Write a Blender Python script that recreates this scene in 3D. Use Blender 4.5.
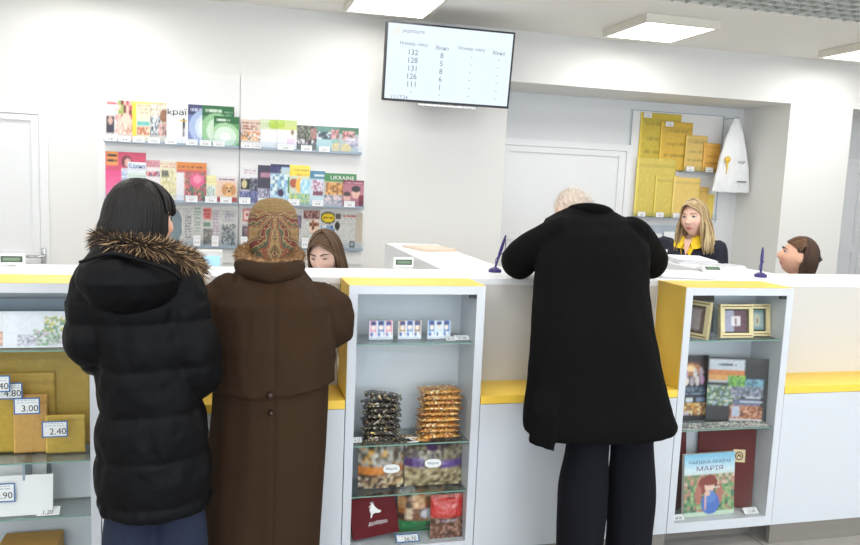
import bpy, bmesh, math, random
import numpy as np
from mathutils import Vector, Matrix, noise

for _o in list(bpy.data.objects):
    bpy.data.objects.remove(_o)
SC = bpy.context.scene
COL = SC.collection
PI = math.pi

# ------------------------------------------------------------------ camera
FPX = 764.43                                   # focal length in pixels of the 860x545 frame
CAM = Vector((0.0, 0.0, 1.606))
_yaw, _pit, _rol = math.radians(14.8146), math.radians(6.8513), math.radians(2.4535)
_f = Vector((math.sin(_yaw) * math.cos(_pit), math.cos(_yaw) * math.cos(_pit), -math.sin(_pit)))
_r = Vector((math.cos(_yaw), -math.sin(_yaw), 0))
_u = _r.cross(_f)
RIGHT = math.cos(_rol) * _r + math.sin(_rol) * _u
UP = -math.sin(_rol) * _r + math.cos(_rol) * _u
FWD = _f
cd = bpy.data.cameras.new('camera')
cd.sensor_width = 36.0
cd.lens = FPX / 860.0 * 36.0
cd.clip_start = 0.05
cam = bpy.data.objects.new('camera', cd)
COL.objects.link(cam)
_m = Matrix((RIGHT, UP, -FWD)).transposed().to_4x4()
_m.translation = CAM
cam.matrix_world = _m
SC.camera = cam

def at(px, py, y):
    """world point seen at a pixel of the photograph, at depth y"""
    d = RIGHT * ((px - 430) / FPX) - UP * ((py - 272.5) / FPX) + FWD
    return CAM + d * (y / d.y)

# ------------------------------------------------------------------ world, lights, exposure
world = bpy.data.worlds.new('overcast_daylight')
SC.world = world
world.use_nodes = True
_bg = world.node_tree.nodes['Background']
_bg.inputs[0].default_value = (0.80, 0.88, 1.0, 1)
_bg.inputs[1].default_value = 0.9
SC.view_settings.view_transform = 'Standard'
SC.view_settings.look = 'None'
SC.view_settings.exposure = 0.25
SC.view_settings.gamma = 1.0
SC.view_settings.use_curve_mapping = False

CEIL = 2.84
PANEL_W = 8.5        # each 60 x 60 LED ceiling panel over the clerks
HALL_FILL_W = 8.6         # each unseen fill panel added over the customers
WINDOW_W = 155.0      # daylight through the street windows behind the customers
PANELS_WALL = [(-0.97, 5.32), (1.07, 5.32), (3.11, 5.32), (5.12, 5.32), (7.0, 6.9)]
FILL_PANELS_HALL = [(x, y) for y in (3.5, 1.7, 0.2, -1.3, -2.6) for x in (-2.6, -0.9, 0.8, 2.5, 4.2, 5.9)]  # unseen lamp rows added to brighten the counters and soften the light

def area(name, loc, sx, sy, watts, color, rot=(0, 0, 0)):
    ld = bpy.data.lights.new(name, 'AREA')
    ld.shape = 'RECTANGLE'
    ld.size, ld.size_y = sx, sy
    ld.energy = watts
    ld.color = color
    o = bpy.data.objects.new(name, ld)
    o.location = loc
    o.rotation_euler = rot
    COL.objects.link(o)
    return o

for (x, y) in PANELS_WALL:
    area('panel_light', (x, y, CEIL - 0.066), 0.54, 0.58, PANEL_W, (1.0, 0.97, 0.92))
for (x, y) in FILL_PANELS_HALL:
    area('panel_light', (x, y, CEIL - 0.066), 0.54, 0.58, HALL_FILL_W, (1.0, 0.97, 0.92))
for x in (-1.2, 2.3, 5.6):
    area('window_daylight', (x, -3.3, 1.55), 2.2, 1.9, WINDOW_W / 3, (0.80, 0.89, 1.0), (PI / 2, 0, 0))

# ------------------------------------------------------------------ materials
def lin(v):
    v = v / 255.0
    return v / 12.92 if v <= 0.04045 else ((v + 0.055) / 1.055) ** 2.4

def C(r, g, b):
    return (lin(r), lin(g), lin(b), 1.0)

def mat(name, col, rough=0.5, metal=0.0, spec=0.5, noise_amt=0.0, noise_scale=20.0, bump=0.0, bump_scale=60.0,
        sheen=0.0, coat=0.0, stretch=None, alpha=None, emit=None):
    m = bpy.data.materials.new(name)
    m.use_nodes = True
    nt = m.node_tree
    b = nt.nodes['Principled BSDF']
    b.inputs['Base Color'].default_value = col
    b.inputs['Roughness'].default_value = rough
    b.inputs['Metallic'].default_value = metal
    b.inputs['Specular IOR Level'].default_value = spec
    b.inputs['Sheen Weight'].default_value = sheen
    b.inputs['Coat Weight'].default_value = coat
    if emit:
        b.inputs['Emission Color'].default_value = emit[0]
        b.inputs['Emission Strength'].default_value = emit[1]
    tc = nt.nodes.new('ShaderNodeTexCoord')
    mp = nt.nodes.new('ShaderNodeMapping')
    nt.links.new(tc.outputs['Object'], mp.inputs['Vector'])
    if stretch:
        mp.inputs['Scale'].default_value = stretch
    if noise_amt > 0:
        n = nt.nodes.new('ShaderNodeTexNoise')
        n.inputs['Scale'].default_value = noise_scale
        n.inputs['Detail'].default_value = 4
        nt.links.new(mp.outputs[0], n.inputs['Vector'])
        mx = nt.nodes.new('ShaderNodeMix')
        mx.data_type = 'RGBA'
        k0, k1 = 1 - noise_amt, 1 + noise_amt
        mx.inputs['A'].default_value = (col[0] * k0, col[1] * k0, col[2] * k0, 1)
        mx.inputs['B'].default_value = (min(col[0] * k1, 1), min(col[1] * k1, 1), min(col[2] * k1, 1), 1)
        nt.links.new(n.outputs['Fac'], mx.inputs['Factor'])
        nt.links.new(mx.outputs['Result'], b.inputs['Base Color'])
    if bump > 0:
        n2 = nt.nodes.new('ShaderNodeTexNoise')
        n2.inputs['Scale'].default_value = bump_scale
        n2.inputs['Detail'].default_value = 3
        nt.links.new(mp.outputs[0], n2.inputs['Vector'])
        bp = nt.nodes.new('ShaderNodeBump')
        bp.inputs['Strength'].default_value = bump
        bp.inputs['Distance'].default_value = 0.01
        nt.links.new(n2.outputs['Fac'], bp.inputs['Height'])
        nt.links.new(bp.outputs[0], b.inputs['Normal'])
    return m

def attr_mat(name, rough=0.45, spec=0.5, coat=0.0, bump=0.0, bump_scale=80.0, stretch=None, metal=0.0, sheen=0.0):
    """material whose own colours are stored on the mesh (print, skin, hair tips)"""
    m = mat(name, (0.8, 0.8, 0.8, 1), rough, metal, spec, bump=bump, bump_scale=bump_scale, coat=coat, stretch=stretch, sheen=sheen)
    nt = m.node_tree
    a = nt.nodes.new('ShaderNodeAttribute')
    a.attribute_name = 'Col'
    nt.links.new(a.outputs['Color'], nt.nodes['Principled BSDF'].inputs['Base Color'])
    return m

def glass_mat(name, tint, refl=0.5, rough=0.0, minr=0.04):
    m = bpy.data.materials.new(name)
    m.use_nodes = True
    nt = m.node_tree
    nt.nodes.remove(nt.nodes['Principled BSDF'])
    t = nt.nodes.new('ShaderNodeBsdfTransparent')
    t.inputs[0].default_value = tint
    g = nt.nodes.new('ShaderNodeBsdfGlossy')
    g.inputs['Roughness'].default_value = rough
    lw = nt.nodes.new('ShaderNodeFresnel')
    lw.inputs['IOR'].default_value = 1.45
    mm = nt.nodes.new('ShaderNodeMath')
    mm.operation = 'MULTIPLY_ADD'
    mm.inputs[1].default_value = refl
    mm.inputs[2].default_value = minr * 0.3
    nt.links.new(lw.outputs[0], mm.inputs[0])
    mx = nt.nodes.new('ShaderNodeMixShader')
    nt.links.new(mm.outputs[0], mx.inputs[0])
    nt.links.new(t.outputs[0], mx.inputs[1])
    nt.links.new(g.outputs[0], mx.inputs[2])
    nt.links.new(mx.outputs[0], nt.nodes['Material Output'].inputs['Surface'])
    return m

M = {
    'wall': mat('painted_wall', C(232, 232, 230), 0.75, noise_amt=0.012, noise_scale=3, bump=0.03, bump_scale=150),
    'wall_grey': mat('grey_painted_wall', C(226, 229, 231), 0.75, noise_amt=0.012, noise_scale=3),
    'ceiling': mat('ceiling_paint', C(250, 248, 242), 0.85, noise_amt=0.01, noise_scale=4),
    'void': mat('ceiling_void', C(52, 55, 54), 0.9, noise_amt=0.2, noise_scale=3),
    'louvre': mat('louvre_grey', C(204, 208, 204), 0.45, noise_amt=0.03),
    'white': mat('white_laminate', C(238, 240, 243), 0.35, noise_amt=0.008, noise_scale=5),
    'white_cool': mat('white_cabinet_board', C(205, 211, 218), 0.4, noise_amt=0.008, noise_scale=5),
    'board': mat('display_board_white', C(236, 236, 236), 0.5, noise_amt=0.01, noise_scale=5),
    'panel_warm': mat('warm_white_laminate', C(206, 204, 200), 0.4, noise_amt=0.008, noise_scale=5),
    'yellow': mat('yellow_laminate', C(246, 206, 78), 0.4, noise_amt=0.02, noise_scale=4),
    'plinth': mat('grey_plinth', C(128, 124, 118), 0.5, noise_amt=0.08, noise_scale=6, stretch=(0.3, 1, 4)),
    'door': mat('white_door_paint', C(236, 238, 240), 0.35, noise_amt=0.008, noise_scale=5),
    'chrome': mat('chrome', C(190, 190, 192), 0.2, metal=1.0, noise_amt=0.05),
    'dark': mat('dark_plastic', C(28, 29, 33), 0.4, noise_amt=0.1),
    'rail': mat('blue_grey_rail', C(150, 166, 182), 0.3, noise_amt=0.05),
    'paper': mat('white_paper', C(240, 241, 244), 0.6, noise_amt=0.02, noise_scale=15),
    'ink': mat('grey_ink', C(70, 74, 86), 0.6, noise_amt=0.05),
    'ink_dark': mat('black_ink', C(24, 26, 30), 0.6, noise_amt=0.05),
    'ink_blue': mat('blue_ink', C(60, 110, 170), 0.6, noise_amt=0.05),
    'ink_white': mat('white_ink', C(245, 245, 245), 0.6, noise_amt=0.01),
    'ink_green': mat('green_ink', C(60, 130, 80), 0.6, noise_amt=0.05),
    'lcd': mat('lcd_green', C(112, 138, 112), 0.25, noise_amt=0.05),
    'device': mat('white_plastic', C(236, 238, 236), 0.4, noise_amt=0.01),
    'purple': mat('violet_plastic', C(48, 38, 108), 0.35, noise_amt=0.08, coat=0.2),
    'print': attr_mat('printed_paper', 0.4, coat=0.15),
    'news': attr_mat('newsprint', 0.8),
    'foil': attr_mat('shiny_wrapper', 0.25, metal=0.35, bump=0.25, bump_scale=90),
    'bagfilm': attr_mat('clear_bag_film', 0.3, coat=0.6, bump=0.25, bump_scale=35),
    'mailer': attr_mat('padded_mailer', 0.5, bump=0.35, bump_scale=40),
    'gold': mat('gold_frame', C(218, 202, 156), 0.35, metal=0.25, noise_amt=0.12, noise_scale=60),
    'glass': glass_mat('clear_glass', (0.98, 0.99, 0.985, 1), 0.22, 0.0, 0.0),
    'glass_edge': mat('green_glass_edge', C(120, 160, 148), 0.2, noise_amt=0.1),
    'shelf_glass': glass_mat('shelf_glass', (0.955, 0.98, 0.97, 1), 0.6),
    'acrylic': glass_mat('clear_acrylic', (0.93, 0.955, 0.98, 1), 0.25, 0.15),
}

# ------------------------------------------------------------------ object helpers
def tag(o, label=None, cat=None, group=None, kind=None):
    if label: o['label'] = label
    if cat: o['category'] = cat
    if group: o['group'] = group
    if kind: o['kind'] = kind
    return o

def thing(name, label, cat, loc, group=None):
    o = bpy.data.objects.new(name, None)
    o.empty_display_size = 0.05
    o.location = loc
    COL.objects.link(o)
    return tag(o, label, cat, group)

def wpos(o):
    p = Vector(o.location)
    while o.parent:
        o = o.parent
        p += Vector(o.location)
    return p

def link(name, me, material=None, parent=None):
    o = bpy.data.objects.new(name, me)
    COL.objects.link(o)
    if material is not None:
        for k in (material if isinstance(material, (list, tuple)) else [material]):
            me.materials.append(k)
    if parent is not None:
        o.parent = parent
        o.location = -wpos(parent)
    return o

def tomesh(name, bm, smooth=False):
    bmesh.ops.recalc_face_normals(bm, faces=bm.faces)
    me = bpy.data.meshes.new(name)
    bm.to_mesh(me)
    bm.free()
    if smooth:
        for p in me.polygons: p.use_smooth = True
    return me

def obj(name, bm, material, parent=None, smooth=False, label=None):
    """one mesh object; built in world coordinates.  Without a parent its origin moves to its base."""
    me = tomesh(name, bm, smooth)
    o = link(name, me, material, parent)
    if parent is None:
        n = len(me.vertices)
        co = np.empty(n * 3); me.vertices.foreach_get('co', co); co = co.reshape(-1, 3)
        b = Vector(((co[:, 0].min() + co[:, 0].max()) / 2, (co[:, 1].min() + co[:, 1].max()) / 2, co[:, 2].min()))
        me.transform(Matrix.Translation(-b)); o.location = b
    if label: o['label'] = label
    return o

def struct(name, bm, material, smooth=False):
    o = obj(name, bm, material, None, smooth)
    o['kind'] = 'structure'
    return o

def dup(root, loc, label=None):
    """copy of a thing with copies of its parts and sub-parts"""
    r = root.copy(); COL.objects.link(r); r.location = loc
    if label: r['label'] = label
    for ch in list(root.children):
        c = ch.copy(); COL.objects.link(c); c.parent = r
        for g in list(ch.children):
            d = g.copy(); COL.objects.link(d); d.parent = c
    return r

# ------------------------------------------------------------------ shape helpers
def box(bm, x0, x1, y0, y1, z0, z1, bev=0.0, mi=0, mtx=None):
    t = bmesh.new()
    bmesh.ops.create_cube(t, size=1.0)
    for v in t.verts:
        v.co = Vector(((x0 + x1) / 2 + v.co.x * (x1 - x0), (y0 + y1) / 2 + v.co.y * (y1 - y0), (z0 + z1) / 2 + v.co.z * (z1 - z0)))
    if bev > 0:
        bmesh.ops.bevel(t, geom=list(t.edges), offset=bev, segments=2, affect='EDGES', profile=0.7)
    merge(bm, t, mi, mtx)

def merge(bm, t, mi=0, mtx=None):
    for f in t.faces: f.material_index = mi
    if mtx is not None: t.transform(mtx)
    me = bpy.data.meshes.new('tmp')
    t.to_mesh(me); t.free()
    bm.from_mesh(me)
    bpy.data.meshes.remove(me)

def new():
    return bmesh.new()

def B(*a, **k):
    bm = new(); box(bm, *a, **k); return bm

def ring_loft(bm, rings, seg=28, mi=0):
    """rings: (centre, axis a, axis b, exponent) -> closed tube"""
    rows = []
    for c, a, b, e in rings:
        row = []
        for k in range(seg):
            t = 2 * PI * k / seg
            ct, st = math.cos(t), math.sin(t)
            x = math.copysign(abs(ct) ** (2 / e), ct); y = math.copysign(abs(st) ** (2 / e), st)
            row.append(bm.verts.new(Vector(c) + Vector(a) * x + Vector(b) * y))
        rows.append(row)
    for i in range(len(rows) - 1):
        for k in range(seg):
            f = bm.faces.new((rows[i][k], rows[i][(k + 1) % seg], rows[i + 1][(k + 1) % seg], rows[i + 1][k])); f.material_index = mi
    f = bm.faces.new(list(reversed(rows[0]))); f.material_index = mi
    f = bm.faces.new(rows[-1]); f.material_index = mi

def catmull(pts, n):
    """n samples along a smooth curve through the points (each a tuple of floats)"""
    P = [np.array(p, float) for p in pts]
    if len(P) == 2:
        return [P[0] + (P[1] - P[0]) * t for t in np.linspace(0, 1, n)]
    P = [2 * P[0] - P[1]] + P + [2 * P[-1] - P[-2]]
    out = []
    m = len(P) - 3
    for t in np.linspace(0, m - 1e-6, n):
        i = int(t); u = t - i
        a, b, c, d = P[i:i + 4]
        out.append(0.5 * (2 * b + (c - a) * u + (2 * a - 5 * b + 4 * c - d) * u * u + (3 * b - a - 3 * c + d) * u ** 3))
    return out

def tube(bm, pts, radii, n=None, seg=14, flat=1.0, mi=0, roundcap=True):
    """smooth tube through pts with a radius at each point"""
    n = n or max(6, len(pts) * 5)
    if isinstance(radii, (int, float)): radii = [radii] * len(pts)
    S = catmull([tuple(p) + (r,) for p, r in zip(pts, radii)], n)
    P = [Vector(s[:3]) for s in S]; R = [max(float(s[3]), 1e-4) for s in S]
    up = None
    rows = []
    def frame(i):
        d = (P[min(i + 1, n - 1)] - P[max(i - 1, 0)])
        return d.normalized() if d.length > 1e-9 else Vector((0, 0, 1))
    rings = []
    if roundcap:
        d0 = frame(0)
        rings += [(P[0] - d0 * R[0] * 0.85, R[0] * 0.45, d0), (P[0] - d0 * R[0] * 0.5, R[0] * 0.85, d0)]
    for i in range(n): rings.append((P[i], R[i], frame(i)))
    if roundcap:
        d1 = frame(n - 1)
        rings += [(P[-1] + d1 * R[-1] * 0.5, R[-1] * 0.85, d1), (P[-1] + d1 * R[-1] * 0.85, R[-1] * 0.45, d1)]
    for c, r, d in rings:
        if up is None:
            up = Vector((0, 0, 1)) if abs(d.z) < 0.9 else Vector((0, 1, 0))
        a = d.cross(up).normalized(); b = a.cross(d).normalized(); up = b
        rows.append([bm.verts.new(c + a * r * math.cos(2 * PI * k / seg) + b * r * flat * math.sin(2 * PI * k / seg)) for k in range(seg)])
    for i in range(len(rows) - 1):
        for k in range(seg):
            f = bm.faces.new((rows[i][k], rows[i][(k + 1) % seg], rows[i + 1][(k + 1) % seg], rows[i + 1][k])); f.material_index = mi
    f = bm.faces.new(list(reversed(rows[0]))); f.material_index = mi
    f = bm.faces.new(rows[-1]); f.material_index = mi

def cyl(bm, p0, p1, r0, r1=None, seg=16, mi=0):
    tube(bm, [p0, p1], [r0, r1 if r1 is not None else r0], n=2, seg=seg, mi=mi, roundcap=False)

def ball(bm, c, rx, ry, rz, u=20, v=14, mtx=None, mi=0):
    t = bmesh.new()
    bmesh.ops.create_uvsphere(t, u_segments=u, v_segments=v, radius=1.0)
    for w in t.verts: w.co = Vector((w.co.x * rx, w.co.y * ry, w.co.z * rz))
    mm = Matrix.Translation(c)
    if mtx is not None: mm = mm @ mtx
    merge(bm, t, mi, mm)

def remesh(bm, voxel, smooth_iter=6, disp=None):
    """union of overlapping closed shapes as one continuous surface"""
    bmesh.ops.recalc_face_normals(bm, faces=bm.faces)
    me = bpy.data.meshes.new('tmp'); bm.to_mesh(me); bm.free()
    o = bpy.data.objects.new('tmp', me); COL.objects.link(o)
    md = o.modifiers.new('r', 'REMESH'); md.mode = 'VOXEL'; md.voxel_size = voxel
    if smooth_iter:
        sm = o.modifiers.new('s', 'SMOOTH'); sm.factor = 0.5; sm.iterations = smooth_iter
    dg = bpy.context.evaluated_depsgraph_get(); dg.update()
    res = bpy.data.meshes.new_from_object(o.evaluated_get(dg))
    bpy.data.objects.remove(o); bpy.data.meshes.remove(me)
    res.materials.clear()
    if disp is not None:
        vs = [(Vector(v.co), Vector(v.normal)) for v in res.vertices]
        for v, (co, nn) in zip(res.vertices, vs): v.co = co + nn * disp(co, nn)
        if smooth_iter: pass
    for p in res.polygons: p.use_smooth = True
    return res

def color_mesh(me, fn):
    """point colours (the object's own colours) from a function of position, linear rgb"""
    a = me.color_attributes.new('Col', 'FLOAT_COLOR', 'POINT')
    d = np.ones((len(me.vertices), 4), np.float32)
    for i, v in enumerate(me.vertices):
        d[i, :3] = fn(v.co)[:3]
    a.data.foreach_set('color', d.ravel())

def lettering(s, mtx, width=None, height=None, material=None, parent=None, name='lettering', depth=0.0004, size=None):
    """text as a mesh, centred on its own origin in the XZ plane (facing -Y), placed by mtx"""
    cu = bpy.data.curves.new('txt', 'FONT'); cu.body = s; cu.size = 1.0; cu.align_x = 'CENTER'; cu.align_y = 'CENTER'; cu.resolution_u = 3
    o = bpy.data.objects.new('tmp', cu); COL.objects.link(o)
    dg = bpy.context.evaluated_depsgraph_get(); dg.update()
    me = bpy.data.meshes.new_from_object(o.evaluated_get(dg))
    bpy.data.objects.remove(o); bpy.data.curves.remove(cu)
    me.materials.clear()
    co = np.array([v.co[:] for v in me.vertices]) if len(me.vertices) else np.zeros((1, 3))
    w = max(co[:, 0].max() - co[:, 0].min(), 1e-6); h = max(co[:, 1].max() - co[:, 1].min(), 1e-6)
    cx = (co[:, 0].max() + co[:, 0].min()) / 2; cy = (co[:, 1].max() + co[:, 1].min()) / 2
    if size: sx = sy = size
    else:
        sx = width / w if width else height / h
        sy = height / h if height else sx
    L = Matrix(((sx, 0, 0, -cx * sx), (0, 0, 1, 0), (0, sy, 0, -cy * sy), (0, 0, 0, 1)))
    me.transform(mtx @ L)
    return link(name, me, material, parent)

# ------------------------------------------------------------------ printed pictures: a coloured grid on the sheet's own front
class Art:
    def __init__(s, w, h, bg):
        s.w, s.h = w, h
        s.a = np.ones((h, w, 3)) * np.array(bg, float)
    def sl(s, u0, v0, u1, v1):
        return slice(max(0, int(round(v0 * s.h))), max(0, int(round(v1 * s.h)))), slice(max(0, int(round(u0 * s.w))), max(0, int(round(u1 * s.w))))
    def r(s, u0, v0, u1, v1, c):
        s.a[s.sl(u0, v0, u1, v1)] = c; return s
    def g(s, u0, v0, u1, v1, c0, c1):
        q = s.sl(u0, v0, u1, v1); n = s.a[q].shape[0]
        for i in range(n):
            t = i / max(1, n - 1)
            s.a[q[0].start + i, q[1]] = np.array(c0, float) * (1 - t) + np.array(c1, float) * t
        return s
    def e(s, cu, cv, ru, rv, c, ring=None):
        V, U = np.mgrid[0:s.h, 0:s.w]
        d = (((U + .5) / s.w - cu) / ru) ** 2 + (((V + .5) / s.h - cv) / rv) ** 2
        k = d <= 1
        if ring: k &= d >= ring
        s.a[k] = c; return s
    def blot(s, u0, v0, u1, v1, cols, seed, k=2):
        q = s.sl(u0, v0, u1, v1); n, m = s.a[q].shape[:2]
        rg = np.random.RandomState(seed)
        idx = rg.randint(0, len(cols), (max(1, n // k + 1), max(1, m // k + 1)))
        idx = np.kron(idx, np.ones((k, k), int))[:n, :m]
        s.a[q] = np.array(cols, float)[idx] + rg.randn(n, m, 1) * 14
        return s
    def t(s, u0, v0, u1, v1, c, rows, seed, fill=.6):
        q = s.sl(u0, v0, u1, v1); n, m = s.a[q].shape[:2]
        rg = np.random.RandomState(seed)
        for k in range(rows):
            i = q[0].start + int((k + .3) * n / rows)
            hh = max(1, int(n / rows * .55))
            on = np.repeat(rg.rand(m) < fill, 1)
            for j in range(m):
                if on[j]: s.a[i:i + hh, q[1].start + j] = c
        return s
    def noise(s, amp, seed=0):
        s.a += np.random.RandomState(seed).randn(s.h, s.w, 1) * amp; return s

def sheet_bm(art, w, h, t, edge=(235, 235, 232), curve=None, mtx=None):
    """flat printed object: x 0..w, z 0..h, front at y=0, thickness t towards +y"""
    bm = new()
    lay = bm.loops.layers.float_color.new('Col')
    a = np.clip(art.a, 0, 255) / 255.0
    a = np.where(a <= .04045, a / 12.92, ((a + .055) / 1.055) ** 2.4)
    H, W = art.h, art.w
    pa = np.pad(a, ((1, 1), (1, 1), (0, 0)), mode='edge')
    vc = (pa[:-1, :-1] + pa[1:, :-1] + pa[:-1, 1:] + pa[1:, 1:]) / 4
    cf = curve or (lambda u, v: 0.0)
    V = [[bm.verts.new((w * i / W, cf(i / W, j / H), h * j / H)) for i in range(W + 1)] for j in range(H + 1)]
    for j in range(H):
        for i in range(W):
            f = bm.faces.new((V[j][i], V[j][i + 1], V[j + 1][i + 1], V[j + 1][i]))
            for l, (jj, ii) in zip(f.loops, ((j, i), (j, i + 1), (j + 1, i + 1), (j + 1, i))):
                l[lay] = (*vc[jj, ii], 1)
    ec = tuple(lin(x) for x in edge) + (1,)
    K = [[bm.verts.new((w * i / W, cf(i / W, j / H) + t, h * j / H)) for i in (0, W)] for j in range(H + 1)]
    def q(*vs):
        f = bm.faces.new(vs)
        for l in f.loops: l[lay] = ec
    for j in range(H):
        q(V[j][0], V[j + 1][0], K[j + 1][0], K[j][0])
        q(V[j][W], K[j][1], K[j + 1][1], V[j + 1][W])
        q(K[j][0], K[j + 1][0], K[j + 1][1], K[j][1])
    q(*([V[0][i] for i in range(W, -1, -1)] + [K[0][0], K[0][1]]))
    q(*([V[H][i] for i in range(W + 1)] + [K[H][1], K[H][0]]))
    if mtx is not None: bm.transform(mtx)
    return bm

def place(x, y, z, rz=0.0, rx=0.0, ry=0.0):
    return Matrix.Translation((x, y, z)) @ Matrix.Rotation(rz, 4, 'Z') @ Matrix.Rotation(ry, 4, 'Y') @ Matrix.Rotation(rx, 4, 'X')
# ================================================================== the room
YB = 6.0          # wall behind the counters
YN = 6.66         # back of the niche
XL, XR, YF = -3.4, 8.2, -3.5

def floor_mat():
    m = mat('grey_floor_tiles', C(150, 147, 143), 0.35)
    nt = m.node_tree; b = nt.nodes['Principled BSDF']
    tc = nt.nodes.new('ShaderNodeTexCoord')
    br = nt.nodes.new('ShaderNodeTexBrick')
    br.offset = 0.0
    br.inputs['Scale'].default_value = 1.0
    br.inputs['Brick Width'].default_value = 0.6; br.inputs['Row Height'].default_value = 0.6
    br.inputs['Mortar Size'].default_value = 0.004
    br.inputs['Color1'].default_value = C(166, 163, 159); br.inputs['Color2'].default_value = C(158, 156, 152)
    br.inputs['Mortar'].default_value = C(110, 108, 105)
    nt.links.new(tc.outputs['Object'], br.inputs['Vector'])
    nt.links.new(br.outputs['Color'], b.inputs['Base Color'])
    return m

struct('floor', B(XL, XR, YF, 9.0, -0.1, 0), floor_mat())
# back wall: left run, beam over the niche, column, beam over the right opening
struct('wall_back', B(XL, 2.18, YB, YN, 0, CEIL), M['wall'])
struct('trim_1', B(2.18, 4.89, YB, YN + .02, 2.435, CEIL), M['wall'])
struct('wall_column', B(4.89, 5.57, YB, YN + .06, 0, CEIL), M['wall'])
struct('trim_2', B(5.57, XR, YB, YN, 2.43, CEIL), M['wall'])
struct('wall_niche', B(2.1, 5.2, YN, YN + .1, 0, 2.5), M['wall_grey'])
struct('wall_corridor', B(5.0, XR, 8.4, 8.5, 0, CEIL), M['wall_grey'])
struct('wall_right', B(XR, XR + .1, YF, 8.5, 0, CEIL + .6), M['wall'])
struct('wall_left', B(XL - .1, XL, YF, YN, 0, CEIL + .6), M['wall'])
struct('ceiling', B(XL, XR, 4.655, 8.5, CEIL, CEIL + .08), M['ceiling'])
struct('ceiling_void', B(XL, XR, YF, 4.655, CEIL + .45, CEIL + .5), M['void'])
struct('trim_3', B(XL, XR, 4.655, 4.675, CEIL + .08, CEIL + .5), M['void'])
# open cell ceiling over the customers' hall
bm = new()
x = XL
while x < XR:
    box(bm, x - .005, x + .005, YF, 4.65, CEIL, CEIL + .032); x += .105
y = 4.57
while y > YF:
    box(bm, XL, XR, y - .005, y + .005, CEIL + .0005, CEIL + .0315); y -= .105
struct('ceiling_grid', bm, M['louvre'])
# street wall behind the camera with three windows
bm = new()
box(bm, XL, XR, YF - .2, YF, 0, .6); box(bm, XL, XR, YF - .2, YF, 2.5, CEIL + .5)
for a, b in ((XL, -2.3), (-.1, 1.2), (3.4, 4.5), (6.7, XR)): box(bm, a, b, YF - .2, YF, .6, 2.5)
struct('wall_front', bm, M['wall'])
for n, (a, b) in enumerate(((-2.3, -.1), (1.2, 3.4), (4.5, 6.7))):
    bm = new()
    for q in (a, (a + b) / 2 - .03, b - .06): box(bm, q, q + .06, YF - .13, YF - .07, .6, 2.5)
    for q in (.6, 2.44): box(bm, a, b, YF - .13, YF - .07, q, q + .06)
    struct('window_%d' % (n + 1), bm, M['white'])

# doors -------------------------------------------------------------
def panel_door(name, x0, x1, top, yw, panels, stile, frame_w):
    """frame and leaf with sunken panels, face at yw (towards -y)"""
    bm = new()
    e = .0006
    box(bm, x0, x0 + frame_w, yw - .035, yw + .02, 0, top - frame_w - e)
    box(bm, x1 - frame_w, x1, yw - .035, yw + .02, 0, top - frame_w - e)
    box(bm, x0, x1, yw - .035, yw + .02, top - frame_w, top)
    lx0, lx1 = x0 + frame_w + .003, x1 - frame_w - .003
    lt = top - frame_w - .003
    box(bm, lx0, lx0 + stile, yw - .028, yw + .02, 0.005, lt)
    box(bm, lx1 - stile, lx1, yw - .028, yw + .02, 0.005, lt)
    zs = [0.005] + [z for p in panels for z in p] + [lt]
    for k in range(0, len(zs), 2): box(bm, lx0 + stile + e, lx1 - stile - e, yw - .028, yw + .02, zs[k], zs[k + 1])
    for z0, z1 in panels:
        box(bm, lx0 + stile + e, lx1 - stile - e, yw - .012, yw + .015, z0 + e, z1 - e)
    return struct(name, bm, M['door'])

d1 = panel_door('door_1', -2.24, -1.25, 2.005, YB, [(.16, .9), (.98, 1.905)], .05, .055)
bm = new(); box(bm, -1.300, -1.270, 5.945, 5.966, .90, 1.01, .004); tube(bm, [(-1.285, 5.95, .955), (-1.285, 5.90, .955), (-1.40, 5.895, .955)], .009)
obj('door_handle', bm, M['chrome'], d1, True)
d2 = panel_door('door_2', 2.32, 3.69, 2.02, YN, [(.16, 1.10), (1.17, 1.905)], .07, .06)
d3 = panel_door('door_3', 7.28, 8.15, 2.12, 8.40, [(.2, .9), (1.0, 1.95)], .09, .07)
bm = new(); box(bm, 7.375, 7.405, 8.34, 8.372, .95, 1.12, .004); tube(bm, [(7.39, 8.35, 1.06), (7.39, 8.30, 1.06), (7.50, 8.30, 1.06)], .01)
obj('door_handle', bm, M['dark'], d3, True)

# LED ceiling panels ----------------------------------------------------
m_led = mat('led_diffuser', C(255, 253, 248), 0.5, emit=((1.0, .98, .95, 1), 3.0))
m_ledframe = mat('led_panel_frame', C(226, 222, 210), 0.5, noise_amt=0.01)
def led_panel(x, y, label, group=None):
    t = thing('ceiling_light', label, 'light', (x, y, CEIL - .06), group)
    bm = new()
    zt, zb = CEIL - .0015, CEIL - .06
    for a, b, c_, d in ((-.3, .3, -.33, -.303), (-.3, .3, .303, .33), (-.3, -.276, -.303, .303), (.276, .3, -.303, .303)):
        box(bm, x + a, x + b, y + c_, y + d, zb, zt)
    box(bm, x - .276, x + .276, y - .303, y + .303, CEIL - .02, CEIL - .004)
    obj('frame', bm, m_ledframe, t)
    obj('diffuser', B(x - .2755, x + .2755, y - .3025, y + .3025, CEIL - .058, CEIL - .05), m_led, t)
labs = ['square white ceiling light above the magazine racks, out of frame to the left', 'lit square ceiling light beside the top of the queue screen, cut by the top edge',
        'lit square ceiling light with all of its raised white frame visible, above the niche', 'lit square ceiling light at the right edge of the picture above the column',
        'square ceiling light of the side room behind the column']
for (x, y), l in zip(PANELS_WALL, labs): led_panel(x, y, l)
for (x, y) in FILL_PANELS_HALL: led_panel(x, y, 'square ceiling light set in the open grid over the customers', 'ceiling lights of the hall')

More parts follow.
